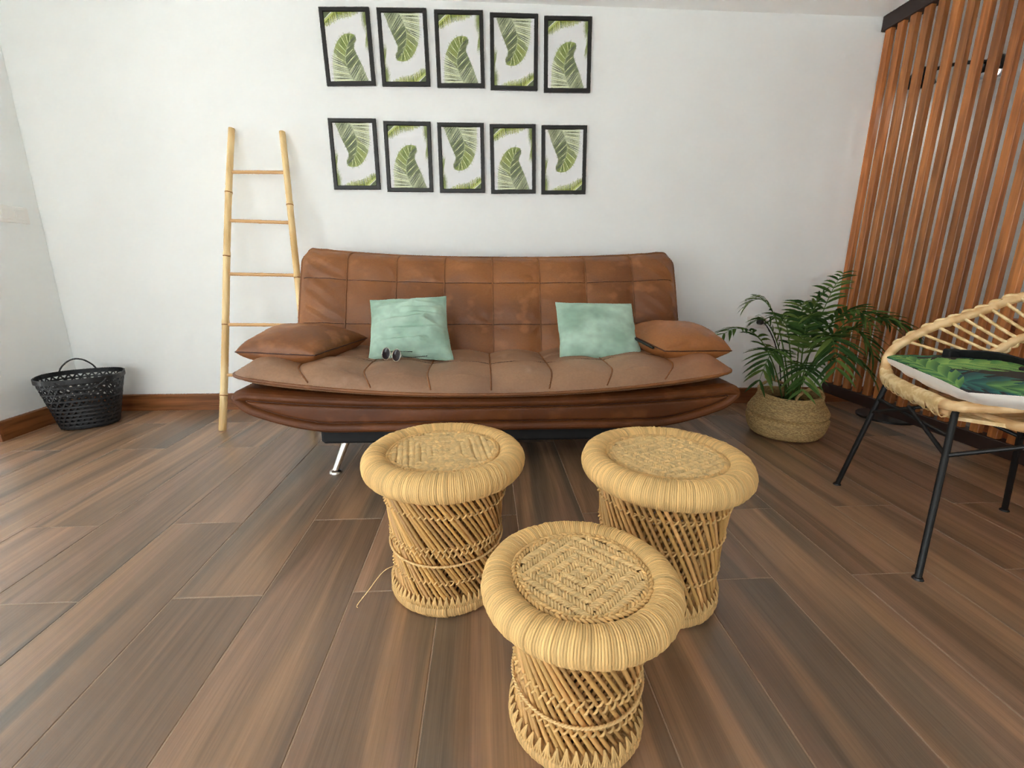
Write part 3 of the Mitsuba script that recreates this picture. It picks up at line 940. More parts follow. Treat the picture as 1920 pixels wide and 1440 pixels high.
def capsule(p0, p1, r, bow, nrm, sides=6, n=5, seed=0):
    t = np.linspace(0, 1, n)
    p = np.asarray(p0) + (np.asarray(p1) - p0) * t[:, None] + np.asarray(nrm) * (bow * np.sin(np.pi * t))[:, None]
    rr = r * np.array([0.45, 0.95, 1.05, 0.95, 0.45]) if n == 5 else np.full(n, r)
    return tube(p, rr, sides, cap=False)


ROPE = (208, 170, 112)
CANE = (196, 152, 92)


def make_stool(name, label, c, H, Ro, rr_, Rt, Rw, Rb, Rbase, ncane, twist, ph, seed, tie_levels, waist):
    st = thing(name, label, 'stool', 'woven cane and rope stools')
    r = np.random.default_rng(seed)
    R = Ro - rr_
    zc = H - rr_
    m, tone = wrapped_ring(R, rr_, zc, int(2 * np.pi * R / 0.0043), seed, c)
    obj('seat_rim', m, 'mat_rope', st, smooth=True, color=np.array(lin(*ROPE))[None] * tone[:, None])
    # seat: dark backing and the herringbone of stitches in four sectors
    Rs = R - rr_ + 0.006
    zs = zc + 0.017
    obj('seat_base', lathe([(0, zs - 0.004), (Rs + 0.004, zs - 0.004), (Rs + 0.004, zs - 0.012), (0, zs - 0.012)], 64, c), 'mat_seagrass', st)
    ms, cols = [], []
    w_r, sp = 0.0156, 0.0076
    nrow = int(Rs / w_r) + 1
    up = np.array([0, 0, 1.0])
    for sec in range(4):
        th = ph + sec * np.pi / 2
        ex, ey = np.array([math.cos(th), math.sin(th), 0]), np.array([-math.sin(th), math.cos(th), 0])   # ex outwards, ey along the row
        for k in range(nrow):
            d = (k + 0.5) * w_r
            for q in np.arange(-d, d, sp) + sp / 2:
                ctr = ex * d + ey * q
                if np.hypot(ctr[0], ctr[1]) > Rs - 0.010:
                    continue
                sl = 1 if k % 2 == 0 else -1
                dirv = (ex * 0.80 + ey * sl * 0.62)
                L = 0.0205 * r.uniform(0.92, 1.12)
                zz = zs + 0.003 * (ctr @ ctr) / Rs ** 2 + r.normal(0, 0.0004)
                base = np.array([c[0], c[1], zz]) + ctr
                off = np.cross(dirv, up) * 0.0020
                cc = np.array(lin(*(218, 186, 132))) * r.normal(1.0, 0.08)
                for o in (-1, 1):
                    vv, ff = capsule(base - dirv * L / 2 + off * o, base + dirv * L / 2 + off * o, 0.0022, 0.0042, up)
                    ms.append((vv, ff))
                    cols.append(np.tile(cc * r.normal(1, 0.05), (len(vv), 1)))
    obj('seat_weave', join(ms), 'mat_rope', st, smooth=True, color=np.clip(np.vstack(cols), 0.01, 0.9), kind='stuff', label='herringbone of twisted straw cord')
    # braided border: two lines of slanted stitches in a V
    ms, cols = [], []
    nb = int(2 * np.pi * Rs / 0.0105)
    for i in range(nb):
        a = i / nb * 2 * np.pi
        wob = 1 + 0.02 * math.sin(4 * (a - ph)) * 1.0
        e, tt = np.array([math.cos(a), math.sin(a), 0]), np.array([-math.sin(a), math.cos(a), 0])
        for o in (-1, 1):
            ctr = np.array([c[0], c[1], zs + 0.0045]) + e * ((Rs - 0.006) * wob + o * 0.0040)
            dv_ = tt * 0.86 + e * o * 0.5
            vv, ff = capsule(ctr - dv_ * 0.0085, ctr + dv_ * 0.0085, 0.0032, 0.0025, up)
            ms.append((vv, ff))
            cols.append(np.tile(np.array(lin(*ROPE)) * r.normal(1.02, 0.1), (len(vv), 1)))
    obj('border_braid', join(ms), 'mat_rope', st, smooth=True, color=np.clip(np.vstack(cols), 0.01, 0.9))
    # canes: the outer layer, one by one; the crossing inner layer together
    zt, zb = zc - 0.008, 0.03
    pf_ = np.polyfit([0, 0.55, 1.0], [Rt, Rw, Rb], 2)

    def radius(z):
        return float(np.polyval(pf_, (zt - z) / (zt - zb)))

    def cane(i, layer):
        a = 2 * np.pi * (i + r.normal(0, 0.06)) / ncane + (0.3 if layer else 0.0)
        dl = 0.0 if layer == 0 else 0.017
        tw = twist * (1 if layer == 0 else -1) * r.normal(1, 0.012)
        t = np.linspace(0, 1, 9)
        rad_ = np.polyval(pf_, t) - dl + r.normal(0, 0.0008)
        an = a + tw * t
        p = np.stack([c[0] + rad_ * np.cos(an), c[1] + rad_ * np.sin(an), zt + (zb - zt) * t], 1)
        rad = np.full(9, 0.0046 * r.normal(1, 0.10)) * (1.0 if layer == 0 else 0.8)
        rad[r.integers(1, 8)] *= 1.1
        m = tube(p, rad, 8)
        tone = np.clip(r.normal(1, 0.13), 0.7, 1.3)
        return m, np.tile(np.array(lin(*CANE)) * tone * [1, r.normal(1, 0.02), r.normal(1, 0.05)], (len(m[0]), 1))

    for i in range(ncane):
        m, col = cane(i, 0)
        obj('cane', m, 'mat_cane', st, smooth=True, color=col)
    inner = [cane(i, 1) for i in range(ncane)]
    obj('cane_lining', join([q[0] for q in inner]), 'mat_cane', st, smooth=True, color=np.vstack([q[1] for q in inner]) * 0.9, kind='stuff')

    def knots(z, tilt, L=0.018, rad=0.0025, off=0.0):
        ms, cols = [], []
        Rk = radius(z) + 0.0045
        f = (zt - z) / (zt - zb)
        for i in range(ncane):
            a = 2 * np.pi * (i + 0.5) / ncane + twist * f + off
            e, tt = np.array([math.cos(a), math.sin(a), 0]), np.array([-math.sin(a), math.cos(a), 0])
            ctr = np.array([c[0], c[1], z + r.normal(0, 0.0012)]) + e * Rk
            dv_ = tt * math.cos(tilt) + up * math.sin(tilt)
            vv, ff = capsule(ctr - dv_ * L / 2 - e * 0.003, ctr + dv_ * L / 2 - e * 0.003, rad, 0.0050, e)
            ms.append((vv, ff))
            cols.append(np.tile(np.array(lin(*ROPE)) * r.normal(0.95, 0.1), (len(vv), 1)))
        return ms, cols

    for z, dbl in tie_levels:
        ms, cols = knots(z, math.radians(48))
        if dbl:
            m2, c2 = knots(z - 0.016, math.radians(62), 0.022)
            ms += m2
            cols += c2
        cord = tube(ring_pts(radius(z) - 0.004, z, 72, c), 0.0028, 6, closed=True)
        ms.append(cord)
        cols.append(np.tile(np.array(lin(*ROPE)) * 0.8, (len(cord[0]), 1)))
        obj('tie_row', join(ms), 'mat_rope', st, smooth=True, color=np.clip(np.vstack(cols), 0.01, 0.9))
    # loose cord round the waist
    if waist:
        n = 220
        a = np.arange(n) * 2 * np.pi / n
        ms = []
        for q in (0, np.pi):
            tw = a * 60 + q
            rw = np.array([radius(z) for z in waist + 0.006 * np.cos(a - 1.2)]) + 0.0095
            P = np.stack([c[0] + (rw + 0.0017 * np.cos(tw)) * np.cos(a), c[1] + (rw + 0.0017 * np.cos(tw)) * np.sin(a), waist + 0.006 * np.cos(a - 1.2) + 0.0017 * np.sin(tw)], 1)
            ms.append(tube(P, 0.0022, 6, closed=True))
        mm = join(ms)
        obj('waist_cord', mm, 'mat_rope', st, smooth=True, color=np.tile(np.array(lin(220, 184, 128)), (len(mm[0]), 1)))
    # wrapped foot ring and the V stitches above it
    rb = 0.024
    m, tone = wrapped_ring(Rbase - rb, rb, rb * 1.02, int(2 * np.pi * (Rbase - rb) / 0.0058), seed + 9, c, ridge=0.0022)
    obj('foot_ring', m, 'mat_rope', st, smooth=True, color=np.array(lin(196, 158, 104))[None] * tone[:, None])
    ms, cols = [], []
    for i in range(ncane):
        a = 2 * np.pi * (i + 0.5) / ncane + 0.1
        e = np.array([math.cos(a), math.sin(a), 0])
        apex = np.array([c[0], c[1], 0.066 + r.normal(0, 0.002)]) + e * (radius(0.06) + 0.005)
        for o in np.linspace(-0.85, 0.85, 4):
            a2 = a + o * 2 * np.pi / ncane * 0.62
            e2 = np.array([math.cos(a2), math.sin(a2), 0])
            low = np.array([c[0], c[1], 0.037]) + e2 * (Rbase - 0.0020)
            mid = (apex + low) / 2 + e * 0.004
            m_ = tube(np.array([apex, mid, low]), [0.0016, 0.0020, 0.0018], 6, cap=False)
            ms.append(m_)
            cols.append(np.tile(np.array(lin(*ROPE)) * r.normal(0.97, 0.1), (len(m_[0]), 1)))
    obj('foot_stitch', join(ms), 'mat_rope', st, smooth=True, color=np.clip(np.vstack(cols), 0.01, 0.9))
    return st


make_stool('woven_stool', 'woven cane stool in front of the sofa leg, a loose thread trailing beside it', (-0.115, 1.19), 0.428, 0.220, 0.037, 0.174, 0.149, 0.147, 0.160, 64, math.radians(80), 0.15, 21, ((0.300, False), (0.205, True), (0.106, False)), 0.166)
make_stool('woven_stool', 'woven cane stool nearest the rattan chair and the palm', (0.478, 1.125), 0.428, 0.222, 0.037, 0.178, 0.158, 0.154, 0.168, 56, math.radians(60), 0.5, 22, ((0.312, False), (0.225, False), (0.128, False)), None)
make_stool('woven_stool', 'smallest woven cane stool, standing in front of the other two', (0.176, 0.752), 0.352, 0.188, 0.033, 0.134, 0.119, 0.121, 0.135, 46, math.radians(78), 0.75, 23, ((0.272, False), (0.170, True), (0.100, False)), 0.128)
th_ = spline([(-0.245, 1.135, 0.10), (-0.285, 1.13, 0.085), (-0.33, 1.12, 0.03), (-0.355, 1.10, 0.004), (-0.352, 1.09, 0.003)], 24)
obj('loose_thread', tube(th_, 0.0012, 6), 'mat_bamboo', 'woven_stool', smooth=True, label='thread trailing to the floor')

# ------------------------------------------------------------------ black open-weave basket
bk = thing('wicker_basket', 'black open-weave bamboo basket in the corner under the light switch', 'basket')
bc, bz = np.array([-2.300, 2.705]), 0.295


def bk_pt(a, h):
    """A point of the basket's wall at angle a and height fraction h."""
    rx, ry = 0.128 + 0.062 * h, 0.105 + 0.055 * h
    n = 2.6
    ca, sa = np.cos(a), np.sin(a)
    k = (np.abs(ca) ** n + np.abs(sa) ** n) ** (-1 / n)
    th = math.radians(28)
    X, Y = rx * k * ca, ry * k * sa
    return np.stack([bc[0] + X * math.cos(th) - Y * math.sin(th), bc[1] + X * math.sin(th) + Y * math.cos(th), 0.006 + (bz - 0.006) * h + 0 * X], -1)


def strip(fn, n, w, thick, closed=False):
    """A flat strip along fn(t) -> (points, outward normals), t in [0, 1]."""
    t = np.arange(n) / (n if closed else n - 1)
    p, nr = fn(t)
    tg = np.roll(p, -1, 0) - np.roll(p, 1, 0) if closed else np.gradient(p, axis=0)
    tg /= np.linalg.norm(tg, axis=1, keepdims=True)
    side = np.cross(tg, nr)
    side /= np.linalg.norm(side, axis=1, keepdims=True)
    P = np.stack([p + side * w / 2, p + side * w / 2 + nr * thick, p - side * w / 2 + nr * thick, p - side * w / 2], 1)
    return grid(P, closed, True)


def bk_n(p):
    d = p - np.array([bc[0], bc[1], 0])
    d[:, 2] = 0
    return d / np.linalg.norm(d, axis=1, keepdims=True)


ms = []
for h in (0.06, 0.14, 0.22, 0.30, 0.38, 0.46, 0.58, 0.72, 0.86):
    def hoop(t, h=h):
        p = bk_pt(t * 2 * np.pi, np.full_like(t, h))
        nr = bk_n(p)
        return p + nr * 0.002, nr
    obj('band', strip(hoop, 72, 0.010, 0.0016, True), 'mat_black_bamboo', bk)
ns_ = 34
for k in range(ns_):
    for sgn in (-1, 1):
        def diag(t, k=k, sgn=sgn):
            p = bk_pt(2 * np.pi * k / ns_ + sgn * t * 1.15, t * 0.97)
            nr = bk_n(p)
            return p + nr * (0.0015 * sgn), nr
        ms.append(strip(diag, 16, 0.0085, 0.0014))
obj('weave', join(ms), 'mat_black_bamboo', bk, kind='stuff', label='crossing bamboo splints with open holes')
bp = bk_pt(np.arange(72) * 2 * np.pi / 72, np.full(72, 1.0))
obj('rim', strip(lambda t: (bk_pt(t * 2 * np.pi, np.full_like(t, 0.985)) - [0, 0, 0.004], bk_n(bk_pt(t * 2 * np.pi, np.full_like(t, 0.985)))), 72, 0.026, 0.006, True), 'mat_black_bamboo', bk)
obj('bottom', join([hull(np.vstack([bk_pt(np.arange(40) * 2 * np.pi / 40, np.full(40, 0.0)), bk_pt(np.arange(40) * 2 * np.pi / 40, np.full(40, 0.03))]))]), 'mat_black_bamboo', bk)
for a0, a1, hh, drop in ((1.35, 2.2, 0.07, 0), (4.45, 5.3, -0.05, 1)):
    p0, p1 = bk_pt(np.array([a0]), np.array([1.0]))[0], bk_pt(np.array([a1]), np.array([1.0]))[0]
    tt = np.linspace(0, 1, 24)
    p = p0 + (p1 - p0) * tt[:, None]
    p[:, 2] += hh * np.sin(np.pi * tt) ** 0.7
    if drop:
        p += bk_n(p) * 0.045
    obj('handle', tube(p, 0.0042, 8), 'mat_black_bamboo', bk, smooth=True)

# ------------------------------------------------------------------ light switch, socket
sw = thing('light_switch', 'white double light switch on the short left wall', 'light switch')
obj('plate', bevel_box((XL, 2.700, 1.118), (XL + 0.009, 2.885, 1.205), 0.003), 'mat_white_plastic', sw)
for ya in (2.728, 2.806):
    obj('rocker', bevel_box((XL + 0.007, ya, 1.135), (XL + 0.0125, ya + 0.058, 1.188), 0.002), 'mat_white_plastic', sw)
so = thing('power_outlet', 'white wall socket on the sofa wall above the palm', 'socket')
obj('plate', bevel_box((1.722, YW - 0.010, 0.512), (1.842, YW, 0.592), 0.003), 'mat_white_plastic', so)
for xa in (1.752, 1.812):
    obj('socket', move(lathe([(0.021, 0.0), (0.024, 0.002), (0.021, 0.003), (0.018, 0.0015), (0, 0.0015)], 32), trans(xa, YW - 0.0095, 0.552) @ rot([1, 0, 0], 90)), 'mat_white_plastic', so, smooth=30)
pg = thing('power_plug', 'black plug and cord in the wall socket above the palm', 'plug')
obj('body', move(lathe([(0, 0.036), (0.010, 0.035), (0.017, 0.026), (0.019, 0.0), (0, 0)], 24), trans(1.802, YW - 0.012, 0.556) @ rot([1, 0, 0], 90)), 'mat_black_plastic', pg, smooth=40)
obj('cord', tube(spline([(1.805, YW - 0.045, 0.553), (1.83, YW - 0.06, 0.53), (1.90, YW - 0.06, 0.42), (1.97, YW - 0.04, 0.26), (2.02, YW - 0.03, 0.05), (2.05, YW - 0.03, 0.012)], 40), 0.0036, 8), 'mat_black_plastic', pg, smooth=True)

# ------------------------------------------------------------------ seagrass basket and palm
pc = np.array([1.665, 2.355])
sb = thing('seagrass_basket', 'belly basket of natural seagrass holding the palm beside the sofa', 'basket')
prof = spline([(0.115, 0.004), (0.165, 0.010), (0.192, 0.045), (0.202, 0.090), (0.200, 0.112), (0.188, 0.122), (0.200, 0.134), (0.199, 0.144), (0.186, 0.170), (0.168, 0.198), (0.158, 0.222), (0.156, 0.240)], 99)
na = 180
a = np.arange(na) * 2 * np.pi / na
arc = np.concatenate([[0], np.cumsum(np.linalg.norm(np.diff(prof, axis=0), axis=1))])
coil = arc[:, None] / 0.0125 + a[None] / (2 * np.pi)
d = 0.0024 * (np.abs(np.sin(np.pi * coil)) - 0.5) + 0.0012 * np.sin(a[None] * 95 + np.floor(coil) * 1.7 + 3 * (coil % 1))
d += 0.006 * (fbm3(np.stack([np.cos(a)[None] * 3 + 0 * coil, np.sin(a)[None] * 3 + 0 * coil, arc[:, None] * 12 + 0 * coil], -1), 2) - 0.5)
rr_ = prof[:, 0, None] + d
P = np.stack([pc[0] + rr_ * np.cos(a), pc[1] + rr_ * np.sin(a) * 0.97, np.broadcast_to(prof[:, 1, None] + 0.006 * np.cos(a * 2 + 1) * (prof[:, 1, None] / 0.25), rr_.shape)], -1)
v, f = grid(P, False, True)
Pi = P.copy()
Pi[..., :2] = pc + (P[..., :2] - pc) * 0.955
v2, f2 = grid(Pi, False, True)
rim = grid(np.array([P[-1], Pi[-1]]), False, True)
obj('body', join([(v, f[:, ::-1]), (v2, f2), rim]), 'mat_seagrass', sb, smooth=50)
obj('bottom', lathe([(0, 0.012), (0.12, 0.012), (0.12, 0.001), (0, 0.001)], 48, pc), 'mat_seagrass', sb)
for aa, ab, tip in ((-1.95, -0.85, (0.00, -0.01, 0.31)), (1.2, 2.3, (0.0, 0.02, 0.26))):
    p0 = np.array([pc[0] + 0.155 * math.cos(aa), pc[1] + 0.155 * math.sin(aa), 0.222])
    p1 = np.array([pc[0] + 0.155 * math.cos(ab), pc[1] + 0.155 * math.sin(ab), 0.222])
    mid = (p0 + p1) / 2
    pts = spline([p0, p0 + [0, 0, 0.03], (mid[0] - 0.03, mid[1] + tip[1], 0.29), (mid[0] + 0.03, mid[1] + tip[1], 0.29), p1 + [0, 0, 0.03], p1], 60)
    obj('handle', tube(pts, 0.0075 + 0.001 * np.sin(np.arange(len(pts)) * 1.3), 10), 'mat_seagrass', sb, smooth=True)

pl = thing('potted_palm', 'green parlour palm with arching fronds in the seagrass basket', 'plant')
obj('soil', lathe([(0, 0.180), (0.08, 0.182), (0.152, 0.176), (0.148, 0.165), (0, 0.165)], 40, pc), 'mat_soil', pl, smooth=True)


def frond(base, ctrl, tip, L, n_pairs, seed, droop=0.6, spread=1.0, dark=1.0):
    r = np.random.default_rng(seed)
    pts = bezier(base, ctrl, tip, 40)
    st = tube(pts, np.linspace(0.0042, 0.0010, 40), 7)
    t, a_, b_ = frames(pts)
    ms, cols = [st], [np.tile(lin(78, 104, 52), (len(st[0]), 1))]
    for k in range(n_pairs):
        q = 0.36 + 0.64 * k / (n_pairs - 1)
        i = min(39, int(q * 39))
        T_ = t[i]
        S = np.cross(T_, [0, 0, 1.0])
        S /= np.linalg.norm(S) + 1e-9
        U = np.cross(S, T_)
        ll = L * (0.55 + 0.75 * math.sin(np.pi * (0.12 + 0.8 * (q - 0.36) / 0.64))) * r.uniform(0.9, 1.08)
        for sgn in (-1, 1):
            dirv = T_ * (0.55 + 0.5 * (q - 0.36)) + S * sgn * spread + U * 0.18
            dirv /= np.linalg.norm(dirv)
            dirv += r.normal(0, 0.06, 3)
            m = 6
            tt = np.linspace(0, 1, m)
            mid = pts[i] + dirv * ll * tt[:, None] + np.array([0, 0, -1.0]) * (droop * ll * tt ** 2 * 0.5)[:, None]
            tg = np.gradient(mid, axis=0)
            wd = np.cross(tg, U)
            wd /= np.linalg.norm(wd, axis=1, keepdims=True) + 1e-9
            w = 0.0096 * (np.array([0.35, 0.85, 1.0, 0.85, 0.5, 0.02])) * (ll / 0.13) ** 0.5
            fold = np.cross(wd, tg)
            fold /= np.linalg.norm(fold, axis=1, keepdims=True) + 1e-9
            Pq = np.stack([mid - wd * w[:, None] + fold * (w * 0.25)[:, None], mid, mid + wd * w[:, None] + fold * (w * 0.25)[:, None]], 1)
            vv, ff = grid(Pq)
            ms.append((vv, ff))
            cc = np.array(lin(*[(60, 86, 43), (74, 100, 50), (50, 74, 41), (94, 114, 58)][r.integers(4)])) * dark * r.normal(1, 0.08)
            cols.append(np.tile(cc, (len(vv), 1)))
    return join(ms), np.clip(np.vstack(cols), 0.003, 0.9)


B0 = np.array([pc[0], pc[1], 0.175])
fr_specs = [((1.215, 2.28, 0.575), (1.44, 2.32, 0.70), 0.105, 10), ((1.415, 2.46, 0.700), (1.55, 2.42, 0.88), 0.105, 12), ((1.36, 2.16, 0.36), (1.46, 2.20, 0.72), 0.11, 11),
            ((2.04, 2.60, 0.87), (1.82, 2.45, 0.72), 0.10, 13), ((1.99, 2.02, 0.60), (1.83, 2.20, 0.84), 0.13, 14), ((1.60, 1.98, 0.46), (1.64, 2.12, 0.82), 0.13, 13),
            ((1.83, 2.05, 0.50), (1.76, 2.16, 0.83), 0.125, 13), ((1.86, 2.62, 0.70), (1.74, 2.50, 0.80), 0.10, 12), ((1.72, 2.30, 0.78), (1.66, 2.36, 0.62), 0.10, 12),
            ((1.50, 2.52, 0.60), (1.58, 2.46, 0.72), 0.09, 11), ((2.10, 2.30, 0.62), (1.90, 2.34, 0.84), 0.12, 13), ((1.50, 2.04, 0.34), (1.56, 2.14, 0.62), 0.10, 10),
            ((1.92, 2.12, 0.36), (1.80, 2.22, 0.64), 0.11, 11), ((1.70, 2.62, 0.62), (1.68, 2.50, 0.74), 0.09, 11), ((1.78, 2.06, 0.66), (1.72, 2.20, 0.86), 0.12, 12), ((1.60, 2.20, 0.66), (1.62, 2.28, 0.74), 0.10, 12)]#((1.95, 2.40, 0.72), (1.80, 2.38, 0.80), 0.11, 12), ((1.74, 2.10, 0.40), (1.70, 2.22, 0.68), 0.10, 11)]
for i, (tip, ctrl, L, n) in enumerate(fr_specs):
    r = np.random.default_rng(100 + i)
    b = B0 + np.array([*r.normal(0, 0.022, 2), 0])
    m, col = frond(b, ctrl, tip, L, int(n * 1.15), 200 + i)
    obj('frond', m, 'mat_leaf', pl, color=col, smooth=False)

# ------------------------------------------------------------------ rattan chair with cushion and bag
ch = thing('rattan_chair', 'round rattan armchair with spindle back and thin black metal legs', 'chair')
CD, WD = np.array([0.88, -0.47, 0]), np.array([-0.47, -0.88, 0])     # from front to back, from far side to near side
outer_c = [(1.452, 1.292, 0.487), (1.478, 1.406, 0.485), (1.537, 1.572, 0.483), (1.580, 1.695, 0.500), (1.620, 1.733, 0.580), (1.691, 1.692, 0.663), (1.767, 1.651, 0.713), (1.840, 1.612, 0.756), (1.920, 1.569, 0.805),
           (2.08, 1.46, 0.86), (2.16, 1.25, 0.88), (2.10, 1.03, 0.86), (1.95, 0.945, 0.78), (1.80, 0.995, 0.67), (1.68, 1.100, 0.565), (1.550, 1.205, 0.508)]
inner_c = [(1.57, 1.29, 0.445), (1.585, 1.40, 0.443), (1.62, 1.53, 0.440), (1.69, 1.585, 0.468), (1.745, 1.595, 0.525), (1.80, 1.573, 0.575), (1.849, 1.547, 0.615), (1.90, 1.52, 0.665),
           (1.99, 1.44, 0.71), (2.02, 1.27, 0.72), (1.97, 1.13, 0.70), (1.86, 1.07, 0.62), (1.72, 1.10, 0.52), (1.60, 1.16, 0.455)]
oc = spline(outer_c, 240, True)
ic = spline(inner_c, 210, True)
rr_ = np.full(len(oc), 0.0165)
seg = np.concatenate([[0], np.cumsum(np.linalg.norm(np.diff(oc, axis=0), axis=1))])
for s0 in np.arange(0.05, seg[-1], 0.135):
    rr_ += 0.0030 * np.exp(-((seg - s0) / 0.006) ** 2) - 0.0008 * np.exp(-((seg - s0 - 0.014) / 0.006) ** 2)
hp = obj('outer_hoop', tube(oc, rr_, 16, closed=True), 'mat_rattan', ch, smooth=True)
obj('inner_hoop', tube(ic, 0.0150, 14, closed=True), 'mat_rattan', ch, smooth=True)
# spindles: each looped round both hoops
n_sp = 22
io = np.linspace(4.35, 13.3, n_sp)
for k in range(n_sp):
    o = oc[int(io[k] * 15)]
    q = ic[int(np.interp(io[k], [4.35, 7, 10.2, 13.3], [4.6, 7.15, 9.4, 12.0]) * 15)]
    dirv = (q - o) / (np.linalg.norm(q - o) + 1e-9)
    side = np.cross(dirv, [0, 0, 1.0])
    side /= np.linalg.norm(side) + 1e-9
    upv = np.cross(side, dirv)
    pts = spline([o - dirv * 0.004 - upv * 0.022, o - dirv * 0.020, o + upv * 0.021, o + dirv * 0.030 + upv * 0.019, (o + q) / 2 + upv * 0.0185, q - dirv * 0.03 + upv * 0.019, q + upv * 0.020, q + dirv * 0.019, q - upv * 0.019], 40)
    obj('spindle', tube(pts, 0.0056, 8), 'mat_wrap', ch, smooth=True)
# seat deck of woven cane and the wide binding on its front edge
dk = hull(np.vstack([ic - [0, 0, 0.012], oc[:60] * [1, 1, 1] - [0, 0, 0.012]])[:, :] * [1, 1, 0] + [0, 0, 0])
deck_pts = Polygon(np.vstack([ic[:, :2]])).buffer(0.0)
dm = trimesh.creation.extrude_polygon(Polygon(np.vstack([oc[:52, :2], ic[52:60, :2], ic[170:, :2]])).convex_hull.buffer(-0.028), 0.012, engine='earcut')
obj('seat_deck', (np.array(dm.vertices) + [0, 0, 0.436], np.array(dm.faces)), 'mat_wrap', ch)
fe = oc[: 15 * 3 + 4]
ft, fa, fb = frames(fe)
sg_ = np.concatenate([[0], np.cumsum(np.linalg.norm(np.diff(fe, axis=0), axis=1))])
r = np.random.default_rng(5)
pos = 0.035
inw = np.array([0.85, -0.45, 0])
while pos < sg_[-1] - 0.01:
    ctr = np.array([np.interp(pos, sg_, fe[:, k]) for k in range(3)])
    tg = np.array([np.interp(pos, sg_, ft[:, k]) for k in range(3)])
    tg /= np.linalg.norm(tg)
    iw = inw - tg * (inw @ tg)
    iw /= np.linalg.norm(iw)
    upv = np.array([0, 0, 1.0])
    w = r.uniform(0.009, 0.0125)
    ang = np.arange(22) * 2 * np.pi / 22
    lo = r.uniform(0.9, 1.15)
    prof_ = np.stack([-0.022 * np.cos(ang) + 0.012 * (1 - np.sin(ang)) * 0.2, np.where(np.sin(ang) > 0, 0.0215, 0.036 * lo) * np.sin(ang) - 0.004], 1)
    tl = tg * r.uniform(-0.25, 0.25)
    P = []
    for s_ in (-0.5, -0.3, 0.0, 0.3, 0.5):
        k_ = 1 + 0.05 * math.cos(s_ * np.pi)
        P.append(ctr + tg * w * s_ + (iw * prof_[:, :1] + upv * prof_[:, 1:]) * k_ + tl * (prof_[:, 1:]))
    obj('binding', grid(np.array(P), False, True), 'mat_wrap', ch, smooth=True)
    pos += w * 0.86
lo_ = oc[2:50] - [0, 0, 0.026]
obj('lower_hoop', tube(lo_ + np.array([0.012, -0.004, 0]), 0.0115, 12), 'mat_rattan', ch, smooth=True)
feet = [(1.503, 1.739), (1.285, 1.128), (1.986, 1.494), (1.768, 0.883)]
ltop = [(1.572, 1.672, 0.468), (1.466, 1.300, 0.468), (1.790, 1.367, 0.440), (1.70, 1.03, 0.440)]
for (fx, fy), tp in zip(feet, ltop):
    d_ = np.array([tp[0] - fx, tp[1] - fy, tp[2]])
    lg = obj('leg', tube([(fx, fy, 0.0), np.array([fx, fy, 0]) + d_], [0.0092, 0.0098], 14), 'mat_black_metal', ch, smooth=40)
    obj('foot_cap', tube([(fx, fy, 0.0), (fx, fy, 0.006)], [0.0155, 0.0125], 16), 'mat_black_plastic', lg, smooth=40)


def legpt(k, z):
    (fx, fy), tp = feet[k], ltop[k]
    s = z / tp[2]
    return np.array([fx + (tp[0] - fx) * s, fy + (tp[1] - fy) * s, z])


for a_, b_, za_, zb_ in ((0, 1, 0.34, 0.415), (1, 0, 0.34, 0.415), (1, 3, 0.34, 0.41), (3, 1, 0.34, 0.41), (0, 2, 0.34, 0.41), (2, 0, 0.34, 0.41), (2, 3, 0.34, 0.41), (0, 1, 0.395, 0.395)):
    p0, p1 = legpt(a_, za_), legpt(b_, zb_)
    if (za_, zb_) != (0.395, 0.395):
        p1 = p0 + (np.array([*p1[:2], zb_]) - p0) * 0.55
        p1[2] = 0.425
    obj('brace', tube([p0, p1], 0.0068, 10), 'mat_black_metal', ch, smooth=True)

cu = thing('leaf_cushion', 'cushion with a green tropical leaf print and white underside on the rattan chair', 'cushion')
A, B_, S_ = pillow([(1.380, 1.203, 0.557), (1.607, 1.757, 0.555), (1.98, 1.60, 0.556), (1.765, 1.015, 0.556)], 0.034, 8, thick2=0.078, power=0.36, pinch=0.04, wr=0.016, up=(0, 0, 1))
obj('front_cover', A, 'mat_tropical', cu, smooth=True, uv=uvs(90), label='printed upper side')
obj('back_cover', B_, 'mat_white_cloth', cu, smooth=True, label='plain white underside')
bg = thing('shoulder_bag', 'black bag with a wide strap and shiny buckle lying on the leaf cushion', 'bag')
stp = spline([(1.735, 1.605, 0.588), (1.765, 1.57, 0.596), (1.80, 1.50, 0.600), (1.80, 1.42, 0.594), (1.765, 1.33, 0.590), (1.79, 1.26, 0.590)], 50)
tg, a_, b_ = frames(stp)
side = np.cross(tg, [0, 0, 1.0])
side /= np.linalg.norm(side, axis=1, keepdims=True)
upn = np.cross(side, tg)
tilt = 0.65 * side + 0.76 * upn
P = np.stack([stp - tilt * 0.021 - 0.002 * upn, stp + tilt * 0.021 - 0.002 * upn, stp + tilt * 0.021 + 0.002 * upn - side * 0.003, stp - tilt * 0.021 + 0.002 * upn - side * 0.003], 1)
obj('strap', grid(P, False, True), 'mat_black_fabric', bg)
obj('strap_end', bevel_box((1.715, 1.590, 0.568), (1.757, 1.622, 0.610), 0.004), 'mat_black_fabric', bg)
obj('buckle', move(bevel_box((-0.020, -0.012, -0.006), (0.020, 0.012, 0.006), 0.004), trans(1.715, 1.345, 0.590) @ rot([0, 0, 1], 40)), 'mat_black_plastic', bg)
bs = trimesh.creation.icosphere(subdivisions=4)
bv = np.array(bs.vertices)
bv = bv * (1 + 0.06 * (fbm3(bv * 2, 3) - 0.5)[:, None])
obj('body', (bv * [0.11, 0.085, 0.058] + [1.88, 1.33, 0.622], np.array(bs.faces)), 'mat_black_fabric', bg, smooth=True)

